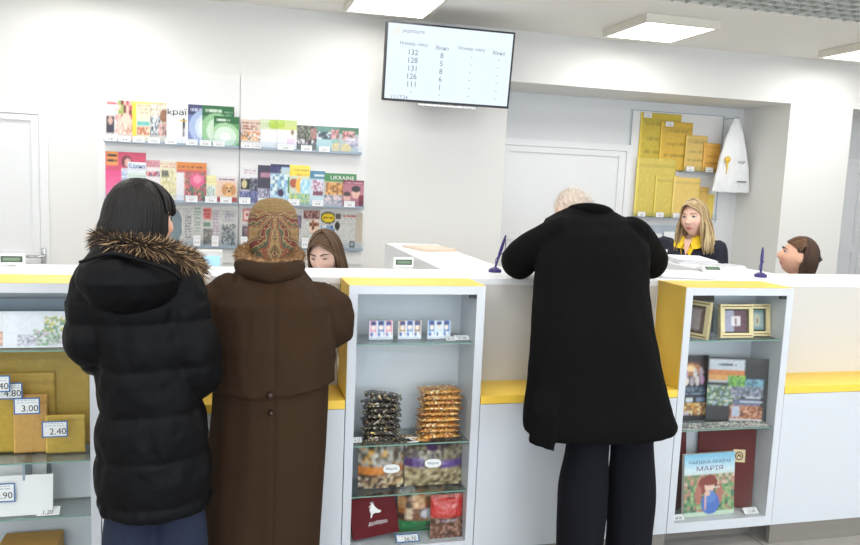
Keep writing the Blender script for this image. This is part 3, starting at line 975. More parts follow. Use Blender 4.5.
def person_brown():
    root = thing('person', 'old woman in a long brown coat and patterned headscarf leaning on the counter', 'person', (.14, 2.66, 0), 'customers at the counter')
    hc = at(273, 234, 2.90)
    HM = headmtx(hc, 90, -14, 0, .95)
    bm = new()
    head_shape(bm, HM)
    tube(bm, [HM @ Vector((0, -.03, -.05)), (hc.x, 2.875, 1.31), (hc.x, 2.80, 1.22)], [.052, .058, .08], seg=18)
    ring_loft(bm, prings([(275, 246, 298, 2.76, .06), (300, 226, 320, 2.72, .09), (350, 226, 318, 2.68, .10), (400, 232, 314, 2.66, .10), (450, 222, 314, 2.655, .10), (490, 222, 312, 2.65, .10)]))
    legs(bm, [(.06, 2.65, .70), (.22, 2.65, .70)], [(.06, 2.65, .42), (.22, 2.65, .42)], [(.06, 2.63, .09), (.22, 2.63, .09)], (.09, .06, .045))
    Ls, Le, Lw = at(232, 300, 2.74), at(212, 338, 2.73), Vector((.105, 3.10, 1.28))
    Rs, Re, Rw = at(310, 298, 2.74), at(331, 328, 2.75), Vector((.195, 3.10, 1.28))
    for s, e, w in ((Ls, Le, Lw), (Rs, Re, Rw)):
        tube(bm, [s, (s + e) / 2, e], [.05, .046, .042]); tube(bm, [e, w], [.042, .03])
    hand(bm, Lw, (-.1, 1, -.05), (0, 0, 1), .92); hand(bm, Rw, (.1, 1, -.05), (0, 0, 1), .92)
    me = remesh(bm, .006, 2)
    color_mesh(me, skin_fn(HM, (214, 168, 146), (150, 140, 130), lambda p: p.z > .07 or p.y < -.03))
    body = link('body', me, m_skin, root)
    eyes(root, body, HM, (80, 80, 80))
    bm = new(); shoe(bm, (.06, 2.62), (0, 1), .22, .048); shoe(bm, (.22, 2.62), (0, 1), .22, .048)
    obj('shoes', bm, m_shoe, root, True)
    # coat
    bm = new()
    rows = [(264, 248, 296, 2.77, .075), (274, 240, 304, 2.75, .115), (286, 228, 316, 2.73, .142), (302, 217, 328, 2.70, .155), (340, 210, 334, 2.68, .16), (380, 212, 331, 2.67, .158),
            (405, 211, 330, 2.665, .165), (440, 207, 328, 2.66, .172), (500, 203, 324, 2.65, .178), (545, 200, 321, 2.645, .18)]
    R_ = prings(rows)
    c, a, b, e = R_[-1]
    for z in (.22, .14): R_.append((Vector((c.x, c.y, z)), a * 1.01, b, e))
    ring_loft(bm, R_, 40)
    tube(bm, [at(231, 295, 2.73), at(212, 314, 2.72), at(212, 340, 2.73), (.05, 2.92, 1.16), (.10, 3.08, 1.29)], [.078, .082, .076, .060, .046], n=26, seg=20)
    tube(bm, [at(306, 300, 2.73), at(326, 310, 2.73), at(328, 328, 2.75), (.262, 2.93, 1.17), (.20, 3.08, 1.29)], [.078, .084, .078, .060, .046], n=26, seg=20)
    zl, zc, zr = at(214, 400, 2.5).z, at(270, 408, 2.48).z, at(331, 391, 2.5).z
    xl, xc, xr = at(214, 400, 2.5).x, at(270, 408, 2.48).x, at(331, 391, 2.5).x
    def fold(co, n):
        t = (co.x - xl) / (xr - xl)
        zs = zl + (zr - zl) * t - .012 * math.sin(PI * min(1, max(0, t)))
        d = 0.0
        if co.y < 2.72:
            d += .0065 if co.z > zs else -.0065
            d -= .0055 * math.exp(-((co.x - .148) / .006) ** 2) * (1 if co.z < 1.21 else 0)
        if co.z < zs: d += .009 * noise.noise(Vector((co.x * 13, co.y * 13, co.z * 1.3)))
        else: d += .008 * noise.noise(Vector((co.x * 9, co.y * 9, co.z * 5))) + (.006 * noise.noise(Vector((co.x * 20, co.y * 16, co.z * 26))) if abs(co.x - .148) > .17 else 0) + .003 * noise.noise(Vector((co.x * 30, co.y * 30, co.z * 12)))
        return d
    coat = link('brown_coat', remesh(bm, .0065, 5, fold), m_brown, root)
    # rolled collar and its fur edge
    ca = at(272, 270, 2.63)
    def ringpts(rx, ry, dz, cy, n=14, dip=0.0):
        return [(ca.x + rx * math.sin(2 * PI * k / n), cy - ry * math.cos(2 * PI * k / n), ca.z + dz - dip * math.cos(2 * PI * k / n)) for k in range(n + 1)]
    bm = new()
    tube(bm, ringpts(.092, .132, .002, 2.762, dip=.014), [.031 + .006 * math.cos(2 * PI * k / 14) for k in range(15)], n=60, seg=16)
    link('rolled_collar', remesh(bm, .006, 4, lambda co, n: .006 * noise.noise(Vector((co.x * 16, co.y * 16, co.z * 30)))), m_brown, root)
    p2 = ringpts(.100, .110, .036, 2.775, dip=.022)
    bm = new(); tube(bm, p2, .018, n=60, seg=12); fur(bm, p2, .018, 2600, .022, 11, base=.002, droop=0)
    me = tomesh('fur_edge', bm); rg = random.Random(2)
    c0, c1 = np.array(C(92, 66, 40)), np.array(C(168, 130, 86))
    color_mesh(me, lambda co: c0 + (c1 - c0) * rg.random())
    link('fur_edge', me, m_fur, root)['label'] = 'light brown fur edge of the collar'
    # back tab and buttons
    b1 = at(270, 396, 2.49); b2 = at(271, 414, 2.485)
    for p, r in ((b1, .011), (b2, .008)):
        bm = new(); cyl(bm, Vector((p.x, 2.515, p.z)), Vector((p.x, 2.484, p.z)), r, r * .9, 18)
        obj('button', bm, m_button, coat, True)
    # headscarf: moulded over the head, gathered at the nape
    bm = new()
    prof = [(.137, .14, .16), (.132, .46, .46), (.118, .74, .74), (.09, .93, .92), (.05, 1.02, 1.0), (.0, 1.06, 1.04), (-.045, 1.05, 1.02), (-.085, 1.0, .98)]
    rr = [(HM @ Vector((0, -.012, z)), HM.to_3x3() @ Vector((.094 * kx, 0, 0)), HM.to_3x3() @ Vector((0, .112 * ky, 0)), 2.1) for z, kx, ky in prof]
    for dz, k in ((-.05, .94), (-.085, .92)):
        c0 = HM @ Vector((0, -.012, -.085)); rr.append((c0 + Vector((0, -.012, dz)), Vector((.094 * k, 0, 0)), Vector((0, .112 * k, 0)), 2.1))
    ring_loft(bm, rr, 36)
    me = remesh(bm, .005, 5, lambda co, n: .003 * noise.noise(Vector((co.x * 40, co.y * 18, co.z * 18))) - .0035 * math.exp(-((co.x - hc.x) / .006) ** 2) * (1 if co.z < hc.z + .03 else 0))
    # own origin at the nape so that the print is centred on the head
    org = Vector((hc.x, hc.y, hc.z - .125))
    me.transform(Matrix.Translation(-org))
    sc = link('headscarf', me, scarf_mat(), root); sc.location = org - wpos(root)

# ---------------------------------------------------------------- man in the long black coat
def person_man():
    root = thing('person', 'white haired man in a long black wool coat bending over the worktop', 'person', (1.40, 2.52, 0), 'customers at the counter')
    hc = at(574, 214, 3.06)
    HM = headmtx(hc, 96, -48, 0, 1.0)
    bm = new()
    head_shape(bm, HM, False)
    tube(bm, [HM @ Vector((0, -.03, -.05)), (1.46, 2.98, 1.45), (1.44, 2.92, 1.40)], [.056, .06, .09], seg=18)
    ring_loft(bm, prings([(222, 562, 618, 2.94, .07), (240, 552, 636, 2.89, .10), (285, 552, 632, 2.80, .11), (330, 550, 636, 2.70, .11), (380, 548, 642, 2.61, .12), (405, 556, 640, 2.56, .11), (420, 566, 634, 2.555, .10)]))
    legs(bm, [(1.335, 2.55, .80), (1.49, 2.55, .80)], [(1.30, 2.53, .48), (1.515, 2.53, .48)], [(1.30, 2.50, .09), (1.52, 2.50, .09)], (.07, .06, .045))
    Ls, Le, Lw = at(556, 238, 2.90), at(517, 261, 3.01), Vector((1.33, 3.22, 1.265))
    Rs, Re, Rw = at(634, 240, 2.90), at(650, 262, 3.00), Vector((1.72, 3.24, 1.265))
    for s, e, w in ((Ls, Le, Lw), (Rs, Re, Rw)):
        tube(bm, [s, (s + e) / 2, e], [.055, .05, .045]); tube(bm, [e, w], [.045, .032])
    hand(bm, Lw, (1, .35, -.1), (0, 0, 1)); hand(bm, Rw, (-1, .35, -.1), (0, 0, 1))
    me = remesh(bm, .006, 2)
    color_mesh(me, skin_fn(HM, (226, 188, 168), (222, 204, 190), lambda p: p.z > .06 or p.y < -.02))
    body = link('body', me, m_skin, root)
    eyes(root, body, HM, (90, 100, 110))
    bm = new()
    fr = random.Random(6)
    for i in range(2600):
        a = fr.uniform(0, 2 * PI); el = fr.uniform(-.25, PI / 2)
        d = Vector((math.cos(el) * math.sin(a), math.cos(el) * math.cos(a), math.sin(el)))
        if d.y > .35 and d.z < .75: continue
        root_p = Vector((d.x * .073, d.y * .097 , d.z * .111))
        out = (d + Vector((fr.uniform(-.5, .5), -.7, fr.uniform(-.2, .5)))).normalized()
        p0 = HM @ root_p; p1 = HM @ (root_p + out * fr.uniform(.012, .024))
        s1 = (p1 - p0).orthogonal().normalized() * .0012; s2 = (p1 - p0).cross(s1).normalized() * .0012
        v = [bm.verts.new(p0 + s1), bm.verts.new(p0 - s1 * .5 + s2 * .87), bm.verts.new(p0 - s1 * .5 - s2 * .87), bm.verts.new(p1)]
        bm.faces.new((v[0], v[1], v[3])); bm.faces.new((v[1], v[2], v[3])); bm.faces.new((v[2], v[0], v[3]))
    colored_hair.step = 4
    colored_hair(bm, [(214, 206, 196), (240, 236, 230), (190, 180, 170)], 3, 'hair', body, m_fur, False, 'short white hair')
    colored_hair.step = 84
    bm = new()
    legs(bm, [(1.325, 2.55, .80), (1.495, 2.55, .80)], [(1.31, 2.54, .46), (1.515, 2.54, .46)], [(1.31, 2.53, .07), (1.52, 2.53, .07)], (.095, .094, .088))
    link('trousers', remesh(bm, .008, 4, lambda co, n: .006 * noise.noise(Vector((co.x * 14, co.y * 14, co.z * 5)))), m_trouser, root)
    bm = new(); shoe(bm, (1.30, 2.50), (-.1, 1), .28, .052); shoe(bm, (1.52, 2.50), (.1, 1), .28, .052)
    obj('shoes', bm, m_shoe, root, True)
    bm = new()
    rows = [(206, 574, 604, 2.985, .045), (212, 562, 616, 2.97, .08), (220, 547, 632, 2.95, .11), (232, 541, 642, 2.92, .135), (252, 539, 646, 2.87, .15), (285, 537, 645, 2.80, .155), (330, 534, 650, 2.70, .165), (380, 530, 660, 2.62, .17),
            (412, 526, 668, 2.57, .175), (425, 525, 673, 2.56, .175), (430, 527, 672, 2.558, .168)]
    ring_loft(bm, prings(rows), 40)
    tube(bm, [at(560, 236, 2.90), at(534, 250, 2.96), at(519, 261, 3.01), (1.26, 3.14, 1.29), (1.37, 3.22, 1.268)], [.085, .080, .078, .064, .050], n=26, seg=20)
    tube(bm, [at(630, 236, 2.90), at(645, 252, 2.96), at(650, 262, 3.00), (1.79, 3.14, 1.29), (1.70, 3.23, 1.268)], [.085, .080, .078, .062, .050], n=26, seg=20)
    # left flap of the split hem hangs lower
    ring_loft(bm, [(at(556, 360, 2.60), Vector((.036, -.033, 0)), Vector((-.010, -.011, 0)), 2.5), (at(544, 415, 2.475), Vector((.038, -.035, 0)), Vector((-.009, -.010, 0)), 2.5), (at(542, 447, 2.455), Vector((.036, -.033, -.010)), Vector((-.008, -.009, 0)), 2.8)], 20)
    def fold(co, n):
        d = .006 * noise.noise(Vector((co.x * 9, co.y * 9, co.z * 3))) + .003 * noise.noise(Vector((co.x * 24, co.y * 24, co.z * 10)))
        return d
    coat = link('black_wool_coat', remesh(bm, .007, 5, fold), m_wool, root)
    bm = new()
    cc = at(592, 213, 2.97)
    pts = [(cc.x + .085 * math.sin(t), cc.y + .02 - .075 * math.cos(t), cc.z - .008 + .026 * math.cos(t) - .012 * math.sin(t)) for t in np.linspace(-2.0, 2.0, 11)]
    tube(bm, pts, [.018] + [.024] * 9 + [.018], n=40, seg=14)
    link('collar', remesh(bm, .005, 3), m_wool, root)

# ---------------------------------------------------------------- clerks
def clerk_body(root, HM, neck_base, chest, skin, hairc, hair_region, torso, hands_at, legs_at, lip=None, closed=0, iris=(70, 80, 70), brow=(92, 70, 52)):
    bm = new()
    head_shape(bm, HM)
    nb = Vector(neck_base)
    tube(bm, [HM @ Vector((0, -.028, -.055)), HM @ Vector((0, -.035, -.10)) * .5 + nb * .5, nb], [.046, .048, .07], seg=18)
    ring_loft(bm, torso, 26)
    for s, e, w, d in hands_at:
        tube(bm, [s, (Vector(s) + Vector(e)) / 2, e], [.045, .042, .038]); tube(bm, [e, w], [.038, .027]); hand(bm, w, d, (0, 0, 1), .88)
    for pts, rr in legs_at: tube(bm, pts, rr, n=18, seg=16)
    if closed > .3:
        for s in (-1, 1): ball(bm, HM @ Vector((s * .031, .0665, .017)), .0140, .0140, .012, 16, 12, HM.to_3x3().to_4x4())
    me = remesh(bm, .005, 1)
    color_mesh(me, skin_fn(HM, skin, hairc, hair_region, lip))
    body = link('body', me, m_skin, root)
    eyes(root, body, HM, iris, 0 if closed <= .3 else closed, brow)
    return body

def long_hair(body, HM, cols, seed, length, n, az0=40, az1=320, vol=1.0, part=0.0, inward=.0, wave=.006, label=None, fwd=0.0, capz=.078, capf=lambda x: .012, front=0, part_x=.0):
    bm = new(); rg = random.Random(seed)
    for i in range(n):
        ph = rg.uniform(az0, az1); a = math.radians(ph)
        side = 1 if math.sin(a) > 0 else -1
        L = length * rg.uniform(.88, 1.05)
        pts = []
        rx, ry, rz = .080 * vol, .104 * vol, .121 * vol
        layer = rg.uniform(.96, 1.06)
        for q in np.linspace(0, 1, 6):
            el = (PI / 2 - .05) * (1 - q)
            # hairs leave the parting and sweep to their azimuth
            aa = a if q > .3 else a * 1.0
            x = rx * math.sin(aa) * math.cos(el) + part * (1 - q) ** 2
            y = -.012 + ry * math.cos(aa) * math.cos(el)
            pts.append(Vector((x * layer, y * layer, rz * math.sin(el) * layer)))
        x, y = pts[-1].x, pts[-1].y
        w0 = rg.uniform(0, 6.28)
        for k in (1, 2, 3, 4):
            t = k / 4
            pts.append(Vector((x * (1 - inward * t) + wave * math.sin(w0 + 3 * t), y * (1 - .10 * t) + fwd * t * max(0, math.cos(a)) + wave * math.cos(w0 + 2.6 * t), -L * t)))
        lock(bm, [HM @ p for p in pts], rg.uniform(.005, .0085), n=12)
    for i in range(front):
        sd = 1 if i % 2 else -1; u = rg.random()
        pts = [Vector((part_x + sd * .003, .085 - .07 * u, .096 + .024 * u)), Vector((part_x + sd * .027, .088 - .07 * u, .085 + .024 * u)), Vector((sd * .056, .068 - .06 * u, .056 + .020 * u)), Vector((sd * (.076 + .005 * u), .040 - .045 * u, .010)), Vector((sd * (.087 + .004 * u), .022 - .04 * u, -.04)),
               Vector((sd * (.088 - .088 * inward * .5) + rg.uniform(-wave, wave), .018 + fwd * .5 - .03 * u, -.04 - (length - .04) * .5)), Vector((sd * (.086 - .086 * inward) + rg.uniform(-wave, wave), .012 + fwd - .03 * u + rg.uniform(-wave, wave), -length * rg.uniform(.85, 1.02)))]
        lock(bm, [HM @ p for p in pts], rg.uniform(.004, .0065), n=12)
    t = bmesh.new(); bmesh.ops.create_uvsphere(t, u_segments=42, v_segments=30, radius=1.0)
    for v in t.verts: v.co = Vector((v.co.x * .0785 * vol, -.010 + v.co.y * .1015 * vol, .004 + v.co.z * .113 * vol))
    kill = [f for f in t.faces if (lambda c: c.z < -.06 or (c.y > capf(abs(c.x)) and c.z < capz))(f.calc_center_median())]
    bmesh.ops.delete(t, geom=kill, context='FACES')
    bmesh.ops.solidify(t, geom=t.faces[:], thickness=.004)
    merge(bm, t, 0, HM)
    return colored_hair(bm, cols, seed, 'hair', body, label=label)

def arm_tubes(bm, arms, r0=.062, r1=.05, r2=.042):
    for s, e, w in arms:
        tube(bm, [s, (Vector(s) + Vector(e)) / 2, e, (Vector(e) + Vector(w)) / 2, w], [r0, r0 * .95, r1, r1 * .9, r2], n=22, seg=16)

def person_blonde():
    P = Vector((3.02, 4.52, 0))
    root = thing('person', 'blonde woman clerk in a navy jacket with a yellow shirt collar', 'person', P, 'clerks behind the counter')
    hc = at(694, 219, 4.44)
    HM = headmtx(hc, -146, -2, 5, 1.02)
    F = Vector((math.cos(math.radians(-135)), math.sin(math.radians(-135)), 0)); S = Vector((F.y, -F.x, 0))   # chest direction, its left hand side
    cx = Vector((hc.x + .03, hc.y + .06, 0))
    def ring(z, a, b, off=0.0, e=2.3): return (Vector((cx.x, cx.y, z)) + F * off, S * a, F * b, e)
    sh = 1.255
    def V(s, f, z): return Vector((cx.x, cx.y, z)) + S * s + F * f
    torso = [ring(sh + .045, .06, .045), ring(sh + .01, .14, .075), ring(sh - .07, .165, .10, .01), ring(1.05, .14, .105, .02), ring(.92, .125, .09), ring(.80, .16, .11)]
    arms = [(V(.165, 0, sh - .02), V(.205, .02, 1.0), V(.12, .24, .98), F - S * .4), (V(-.165, 0, sh - .02), V(-.205, .02, 1.0), V(-.12, .24, .98), F + S * .4)]
    lg = [([V(s * .09, 0, .82), V(s * .09, 0, .45), V(s * .09, 0, .06)], [.09, .06, .042]) for s in (-1, 1)]
    body = clerk_body(root, HM, V(0, -.005, sh + .02), None, (232, 190, 170), (196, 168, 124), lambda p: p.z > .094 or p.y < .0 and p.z > -.05, torso, arms, lg, (196, 92, 92), 0, (78, 92, 98), (140, 110, 80))
    bm = new()
    ring_loft(bm, [ring(sh + .035, .085, .055), ring(sh + .008, .155, .085), ring(sh - .07, .185, .118, .01), ring(1.05, .165, .125, .02), ring(.92, .15, .112), ring(.74, .185, .13)], 30)
    arm_tubes(bm, [(a[0], a[1], a[2]) for a in arms], .072, .058, .048)
    jk = link('navy_jacket', remesh(bm, .006, 4, lambda co, n: .004 * noise.noise(co * 18)), m_navy, root)
    # yellow shirt: V panel and two collar wings
    bm = new()
    def slab(pts, t):
        vs = [bm.verts.new(p) for p in pts] + [bm.verts.new(p - F * t) for p in pts]
        n = len(pts)
        bm.faces.new(vs[:n]); bm.faces.new(list(reversed(vs[n:])))
        for k in range(n): bm.faces.new((vs[k], vs[n + k], vs[n + (k + 1) % n], vs[(k + 1) % n]))
    slab([V(-.050, .088, sh + .012), V(.050, .088, sh + .012), V(.036, .120, sh - .04), V(0, .137, sh - .135), V(-.036, .120, sh - .04)], .03)
    obj('shirt', bm, m_shirt, root, label='yellow shirt')
    bm = new(); slab([V(-.026, .098, sh + .04), V(.026, .098, sh + .04), V(0, .1385, sh - .070)], .02); color = obj('neckline', bm, mat('neck_skin', C(226, 184, 164), .5, noise_amt=.02), body)
    bm = new()
    for s in (-1, 1):
        slab([V(s * .008, .092, sh + .035), V(s * .052, .066, sh + .070), V(s * .095, .060, sh + .045), V(s * .085, .112, sh - .012), V(s * .040, .125, sh - .022)], .006)
    obj('shirt_collar', bm, m_shirt, root, label='yellow shirt collar')
    bm = new()
    bp = at(701, 257, 4.30)
    tube(bm, [V(-.093, .124, sh - .088), V(-.093, .134, sh - .088)], [.022, .022], n=2, seg=20, roundcap=False)
    obj('badge', bm, M['gold'], jk, label='round yellow badge')
    bm = new(); tube(bm, [V(-.093, .1335, sh - .088), V(-.093, .1360, sh - .088)], [.012, .012], n=2, seg=20, roundcap=False)
    obj('badge_face', bm, M['paper'], jk, label='white centre of the badge')
    long_hair(body, HM, [(128, 102, 70), (190, 164, 120), (214, 194, 152), (150, 124, 86)], 21, .215, 320, 58, 302, 1.05, .012, -.30, .016, fwd=.04, capz=.10, capf=lambda x: .02, front=110, part_x=.012)

def seated(name_label, hc, azim, pitch, roll, chest_az, skin, hairc, region, top_mat, top_name, iris, brow, closed, hair_args, lip=None):
    cx = Vector((hc[0], hc[1], 0))
    F = Vector((math.cos(math.radians(chest_az)), math.sin(math.radians(chest_az)), 0)); S = Vector((F.y, -F.x, 0))
    HM = headmtx(hc, azim, pitch, roll, 1.0)
    cx = cx - F * .035
    root = thing('person', name_label, 'person', (cx.x, cx.y, 0), 'clerks behind the counter')
    sh = hc[2] - .20
    def V(s, f, z): return Vector((cx.x, cx.y, z)) + S * s + F * f
    def ring(z, a, b, off=0.0, e=2.3): return (V(0, off, z), S * a, F * b, e)
    torso = [ring(sh + .045, .055, .042), ring(sh + .01, .13, .07), ring(sh - .08, .155, .095, .01), ring(sh - .25, .13, .10, .01), ring(sh - .40, .13, .095), ring(sh - .50, .165, .12), ring(.50, .17, .13)]
    arms = [(V(s * .155, 0, sh - .02), V(s * .19, .02, sh - .25), V(s * .10, .23, sh - .20), F - S * s * .3) for s in (-1, 1)]
    lg = [([V(s * .09, 0, .56), V(s * .10, .22, .57), V(s * .10, .40, .52), V(s * .10, .42, .30), V(s * .10, .40, .07)], [.085, .08, .062, .055, .04]) for s in (-1, 1)]
    body = clerk_body(root, HM, V(0, -.005, sh + .02), None, skin, hairc, region, torso, arms, lg, lip, closed, iris, brow)
    bm = new()
    ring_loft(bm, [ring(sh + .035, .085, .06), ring(sh + .008, .15, .085), ring(sh - .08, .175, .115, .01), ring(sh - .25, .15, .12, .01), ring(sh - .40, .15, .115), ring(sh - .52, .185, .14)], 28)
    arm_tubes(bm, [(a[0], a[1], a[2]) for a in arms], .066, .054, .044)
    link(top_name, remesh(bm, .007, 4), top_mat, root)
    bm = new()
    for s in (-1, 1):
        tube(bm, [V(s * .09, -.02, .57), V(s * .10, .22, .58), V(s * .10, .41, .53), V(s * .10, .43, .30), V(s * .10, .41, .10)], [.11, .10, .078, .068, .058], n=22, seg=16)
    link('trousers', remesh(bm, .009, 4), m_trouser, root)
    bm = new()
    for s in (-1, 1):
        p = V(s * .10, .40, 0); shoe(bm, (p.x, p.y), (F.x, F.y), .23, .045)
    obj('shoes', bm, m_shoe, root, True)
    h = long_hair(body, HM, *hair_args[0], **hair_args[1])
    return root, body, HM, V

person_puffer()
person_brown()
person_man()
person_blonde()
g_hc = at(325, 255, 3.90)
g = seated('young woman clerk with long brown hair looking down, half hidden behind the worktop', g_hc, -117, -19, 4, -105, (234, 196, 180), (78, 56, 42), lambda p: p.z > .094 or p.y < -.0 and p.z > -.06,
           m_navy, 'navy_jacket', (60, 50, 44), (70, 52, 40), .8, (([(58, 42, 32), (96, 72, 52), (76, 56, 42), (112, 86, 62)], 31, .27, 330, 60, 300), dict(vol=1.03, part=.0, inward=-.16, wave=.005, fwd=.0, capz=.100, capf=lambda x: .02, front=90)))
b_hc = at(797, 257, 3.90)
b = seated('dark haired woman clerk seen in profile at the right, hair clipped back', b_hc, 150, 10, 0, 160, (228, 178, 152), (64, 46, 36), lambda p: (p.z > .07 or p.y < -.03 and p.z > -.07 or (p.z > .03 and p.y < .02)),
           m_wool, 'black_top', (70, 60, 50), (70, 50, 40), 0, (([(48, 34, 28), (84, 60, 44), (62, 44, 34)], 41, .20, 330, 96, 264), dict(vol=1.02, part=.0, inward=.1, wave=.004, capf=lambda x: -.02)), (190, 110, 104))
# swept-back front hair and the clip of the dark haired clerk
bm = new(); rg = random.Random(77)
def on_head(d, k):
    return Vector((d.x * .080 * k, -.010 + d.y * .104 * k, .004 + d.z * .117 * k))
for i in range(150):
    u = rg.uniform(-1, 1); k = rg.uniform(1.0, 1.05)
    a_ = u * 1.45
    d0 = Vector((math.sin(a_) * .80, math.cos(a_) * .80, .66 - .42 * u * u)).normalized()
    d1 = Vector((.12 * u, -.95, .18)).normalized()
    m_ = Vector((u * .75, -.05, .85 - .35 * abs(u))).normalized()
    pts = [on_head(d, k) for d in (d0, d0.lerp(m_, .5).normalized(), m_, m_.lerp(d1, .5).normalized(), d1)]
    lock(bm, [b[2] @ p for p in pts], rg.uniform(.006, .009), n=12)
colored_hair(bm, [(58, 42, 34), (102, 74, 54), (128, 94, 70)], 78, 'swept_back_hair', b[1])
bm = new()
t = bmesh.new(); box(t, -.03, .03, -.128, -.112, .0, .032, .004); box(t, -.036, .036, -.134, -.126, .010, .022, .003)
merge(bm, t, 0, b[2]); obj('hair_clip', bm, M['dark'], b[1], label='dark hair clip')
# ================================================================== magazine racks on the back wall
W_, K_ = (240, 240, 238), (30, 30, 36)
boards = []
for x0, x1, side in ((-.925, .0615, 'left'), (.0655, 1.03, 'right')):
    t = thing('display_rack', 'white wall rack of magazines, %s of the thin vertical joint' % side, 'rack', ((x0 + x1) / 2, 5.985, .92))
    obj('back_board', B(x0, x1, 5.978, 5.9985, .92, 2.318), M['board'], t)
    for z, xe in ((1.787, -.03 if side == 'right' else 0), (1.372, 0), (1.042, 0)):
        a, b_ = (x0 + .05, x1 - .004) if side == 'left' else (x0 + .004, x1 - .02 + xe)
        bm = new(); box(bm, a, b_, 5.915, 5.977, z - .006, z, .001); box(bm, a, b_, 5.915, 5.918, z, z + .012)
        obj('shelf_rail', bm, M['rail'], t, label='blue grey shelf rail')
        obj('clear_lip', B(a, b_, 5.9155, 5.9175, z + .0125, z + .055), M['acrylic'], t, label='clear plastic lip')

def paper_item(name, cat, label, x0, x1, z0, z1, layer, art, t=.005, material='print', group=None, edge=(228, 228, 224), y=5.955):
    w, h = x1 - x0, z1 - z0
    yy = y - layer * .0075
    bm = sheet_bm(art, w, h, t, edge)
    bm.transform(place(x0, yy + .001, z0, 0, -.035))
    o = obj(name, bm, M[material])
    return tag(o, label, cat, group)

def title(o, s, x0, x1, z0, z1, y, material='ink_white', name='title_lettering'):
    mt = Matrix.Translation(((x0 + x1) / 2, y, (z0 + z1) / 2))
    return lettering(s, mt, x1 - x0, z1 - z0, M[material], o, name)

MG = 'magazines in the wall racks'
NP = 'newspapers in the wall racks'
SK = [(232, 196, 176), (214, 170, 150), (120, 90, 80), (240, 220, 210), (190, 120, 120)]
def A(w, h, bg): return Art(w, h, bg)

Z1 = 1.789
mags = []
def mag(label, x0, x1, z1, layer, art, z0=Z1, **k):
    o = paper_item('magazine', 'magazine', label, x0, x1, z0, z1, layer, art, group=MG, **k); mags.append((o, label, x0, x1, z0)); return o

# --- top row, left rack
a = A(26, 36, (238, 226, 226)); a.t(.06, .86, .9, .98, (206, 84, 92), 1, 1, .8).r(.05, .2, .45, .62, (58, 56, 72)).e(.25, .5, .12, .1, (204, 170, 160)).blot(.5, .2, 1, .8, [(236, 206, 196), (220, 160, 160), (250, 226, 220)], 2).noise(5)
mag('women\'s magazine with a dark haired portrait and red title, first in the top row', -.868, -.74, 2.083, 0, a)
a = A(26, 36, (226, 200, 190)); a.blot(0, .55, 1, 1, [(196, 84, 110), (150, 172, 92), (236, 190, 170), (120, 56, 66)], 3, 4).e(.45, .5, .3, .2, (240, 206, 190)).blot(.1, .2, .8, .45, [(222, 178, 160), (196, 150, 120), (240, 222, 214)], 5).g(.8, .1, 1, 1, (236, 206, 60), (250, 224, 90)).noise(6)
mag('pink flower and portrait magazine with a yellow edge, second in the top row', -.782, -.665, 2.082, 1, a)
a = A(28, 36, (238, 226, 200)); a.r(0, 0, .22, 1, (244, 214, 66)).t(.3, .72, .95, .95, (150, 118, 90), 3, 7).r(.25, .42, .95, .52, (110, 196, 190)).blot(.25, .2, .95, .4, [(206, 116, 80), (190, 130, 100), (236, 206, 180)], 8).r(0, .95, 1, 1, (250, 226, 110)).noise(6)
mag('yellow spined magazine with a turquoise band in the top row', -.685, -.565, 2.081, 2, a)
a = A(30, 36, (212, 202, 186)); a.blot(0, .7, 1, .96, [(226, 216, 200), (196, 176, 156), (236, 230, 220)], 9).blot(0, .2, .7, .68, [(196, 204, 210), (112, 124, 138), (226, 230, 232), (70, 80, 96)], 10).e(.85, .68, .22, .16, (140, 92, 56)).blot(.55, .2, 1, .5, [(206, 160, 150), (226, 190, 186), (120, 96, 100)], 12).r(0, .97, 1, 1, (226, 200, 90)).noise(6)
mag('pale magazine of silver ornaments and brown flowers, fourth in the top row', -.575, -.455, 2.082, 1, a)
a = A(36, 48, (243, 243, 243)); a.t(.55, .93, 1, .98, (200, 202, 206), 1, 3).r(.74, .42, .86, .62, (40, 42, 50)).r(.62, .60, .95, .64, (214, 176, 74)).r(.76, .2, .80, .42, (50, 52, 60)).r(.83, .2, .87, .42, (90, 110, 150)).e(.80, .66, .05, .035, (60, 50, 46))
o = mag('white magazine with a black lowercase title and a small standing figure', -.458, -.304, 2.070, 0, a)
title(o, 'kраї', -.446, -.310, 1.992, 2.047, 5.9545, 'ink_dark')
a = A(34, 44, (112, 126, 178)); a.g(0, .76, 1, 1, (52, 56, 92), (70, 78, 120)).t(.1, .80, .95, .96, (196, 202, 226), 1, 4, .8).e(.85, .45, .8, .45, (168, 186, 222)).e(.95, .45, .62, .36, (212, 224, 240)).e(1.0, .45, .5, .3, (232, 240, 248)).noise(4)
mag('blue lace patterned magazine just right of the white titled one', -.305, -.150, 2.085, 1, a)
a = A(38, 44, (70, 136, 84)); a.g(0, .74, 1, 1, (32, 92, 52), (44, 112, 64)).t(.1, .82, .6, .95, (214, 232, 216), 1, 5, .8).t(.35, .78, .95, .9, (150, 200, 160), 2, 15, .5).e(.45, .4, .5, .42, (150, 196, 150)).e(.5, .38, .36, .32, (206, 228, 206)).noise(5)
mag('tall green lace patterned magazine behind the smaller green one', -.205, .022, 2.085, 2, a)
a = A(38, 44, (84, 150, 92)); a.g(0, .78, 1, 1, (30, 96, 50), (40, 110, 60)).t(.08, .82, .62, .95, (220, 236, 222), 1, 6, .8).e(.45, .35, .58, .44, (164, 206, 160)).e(.45, .33, .44, .34, (214, 234, 216)).e(.45, .33, .2, .15, (238, 246, 238)).noise(5)
mag('small green lace patterned magazine in front at the right end of the rail', -.122, .058, 2.012, 3, a)
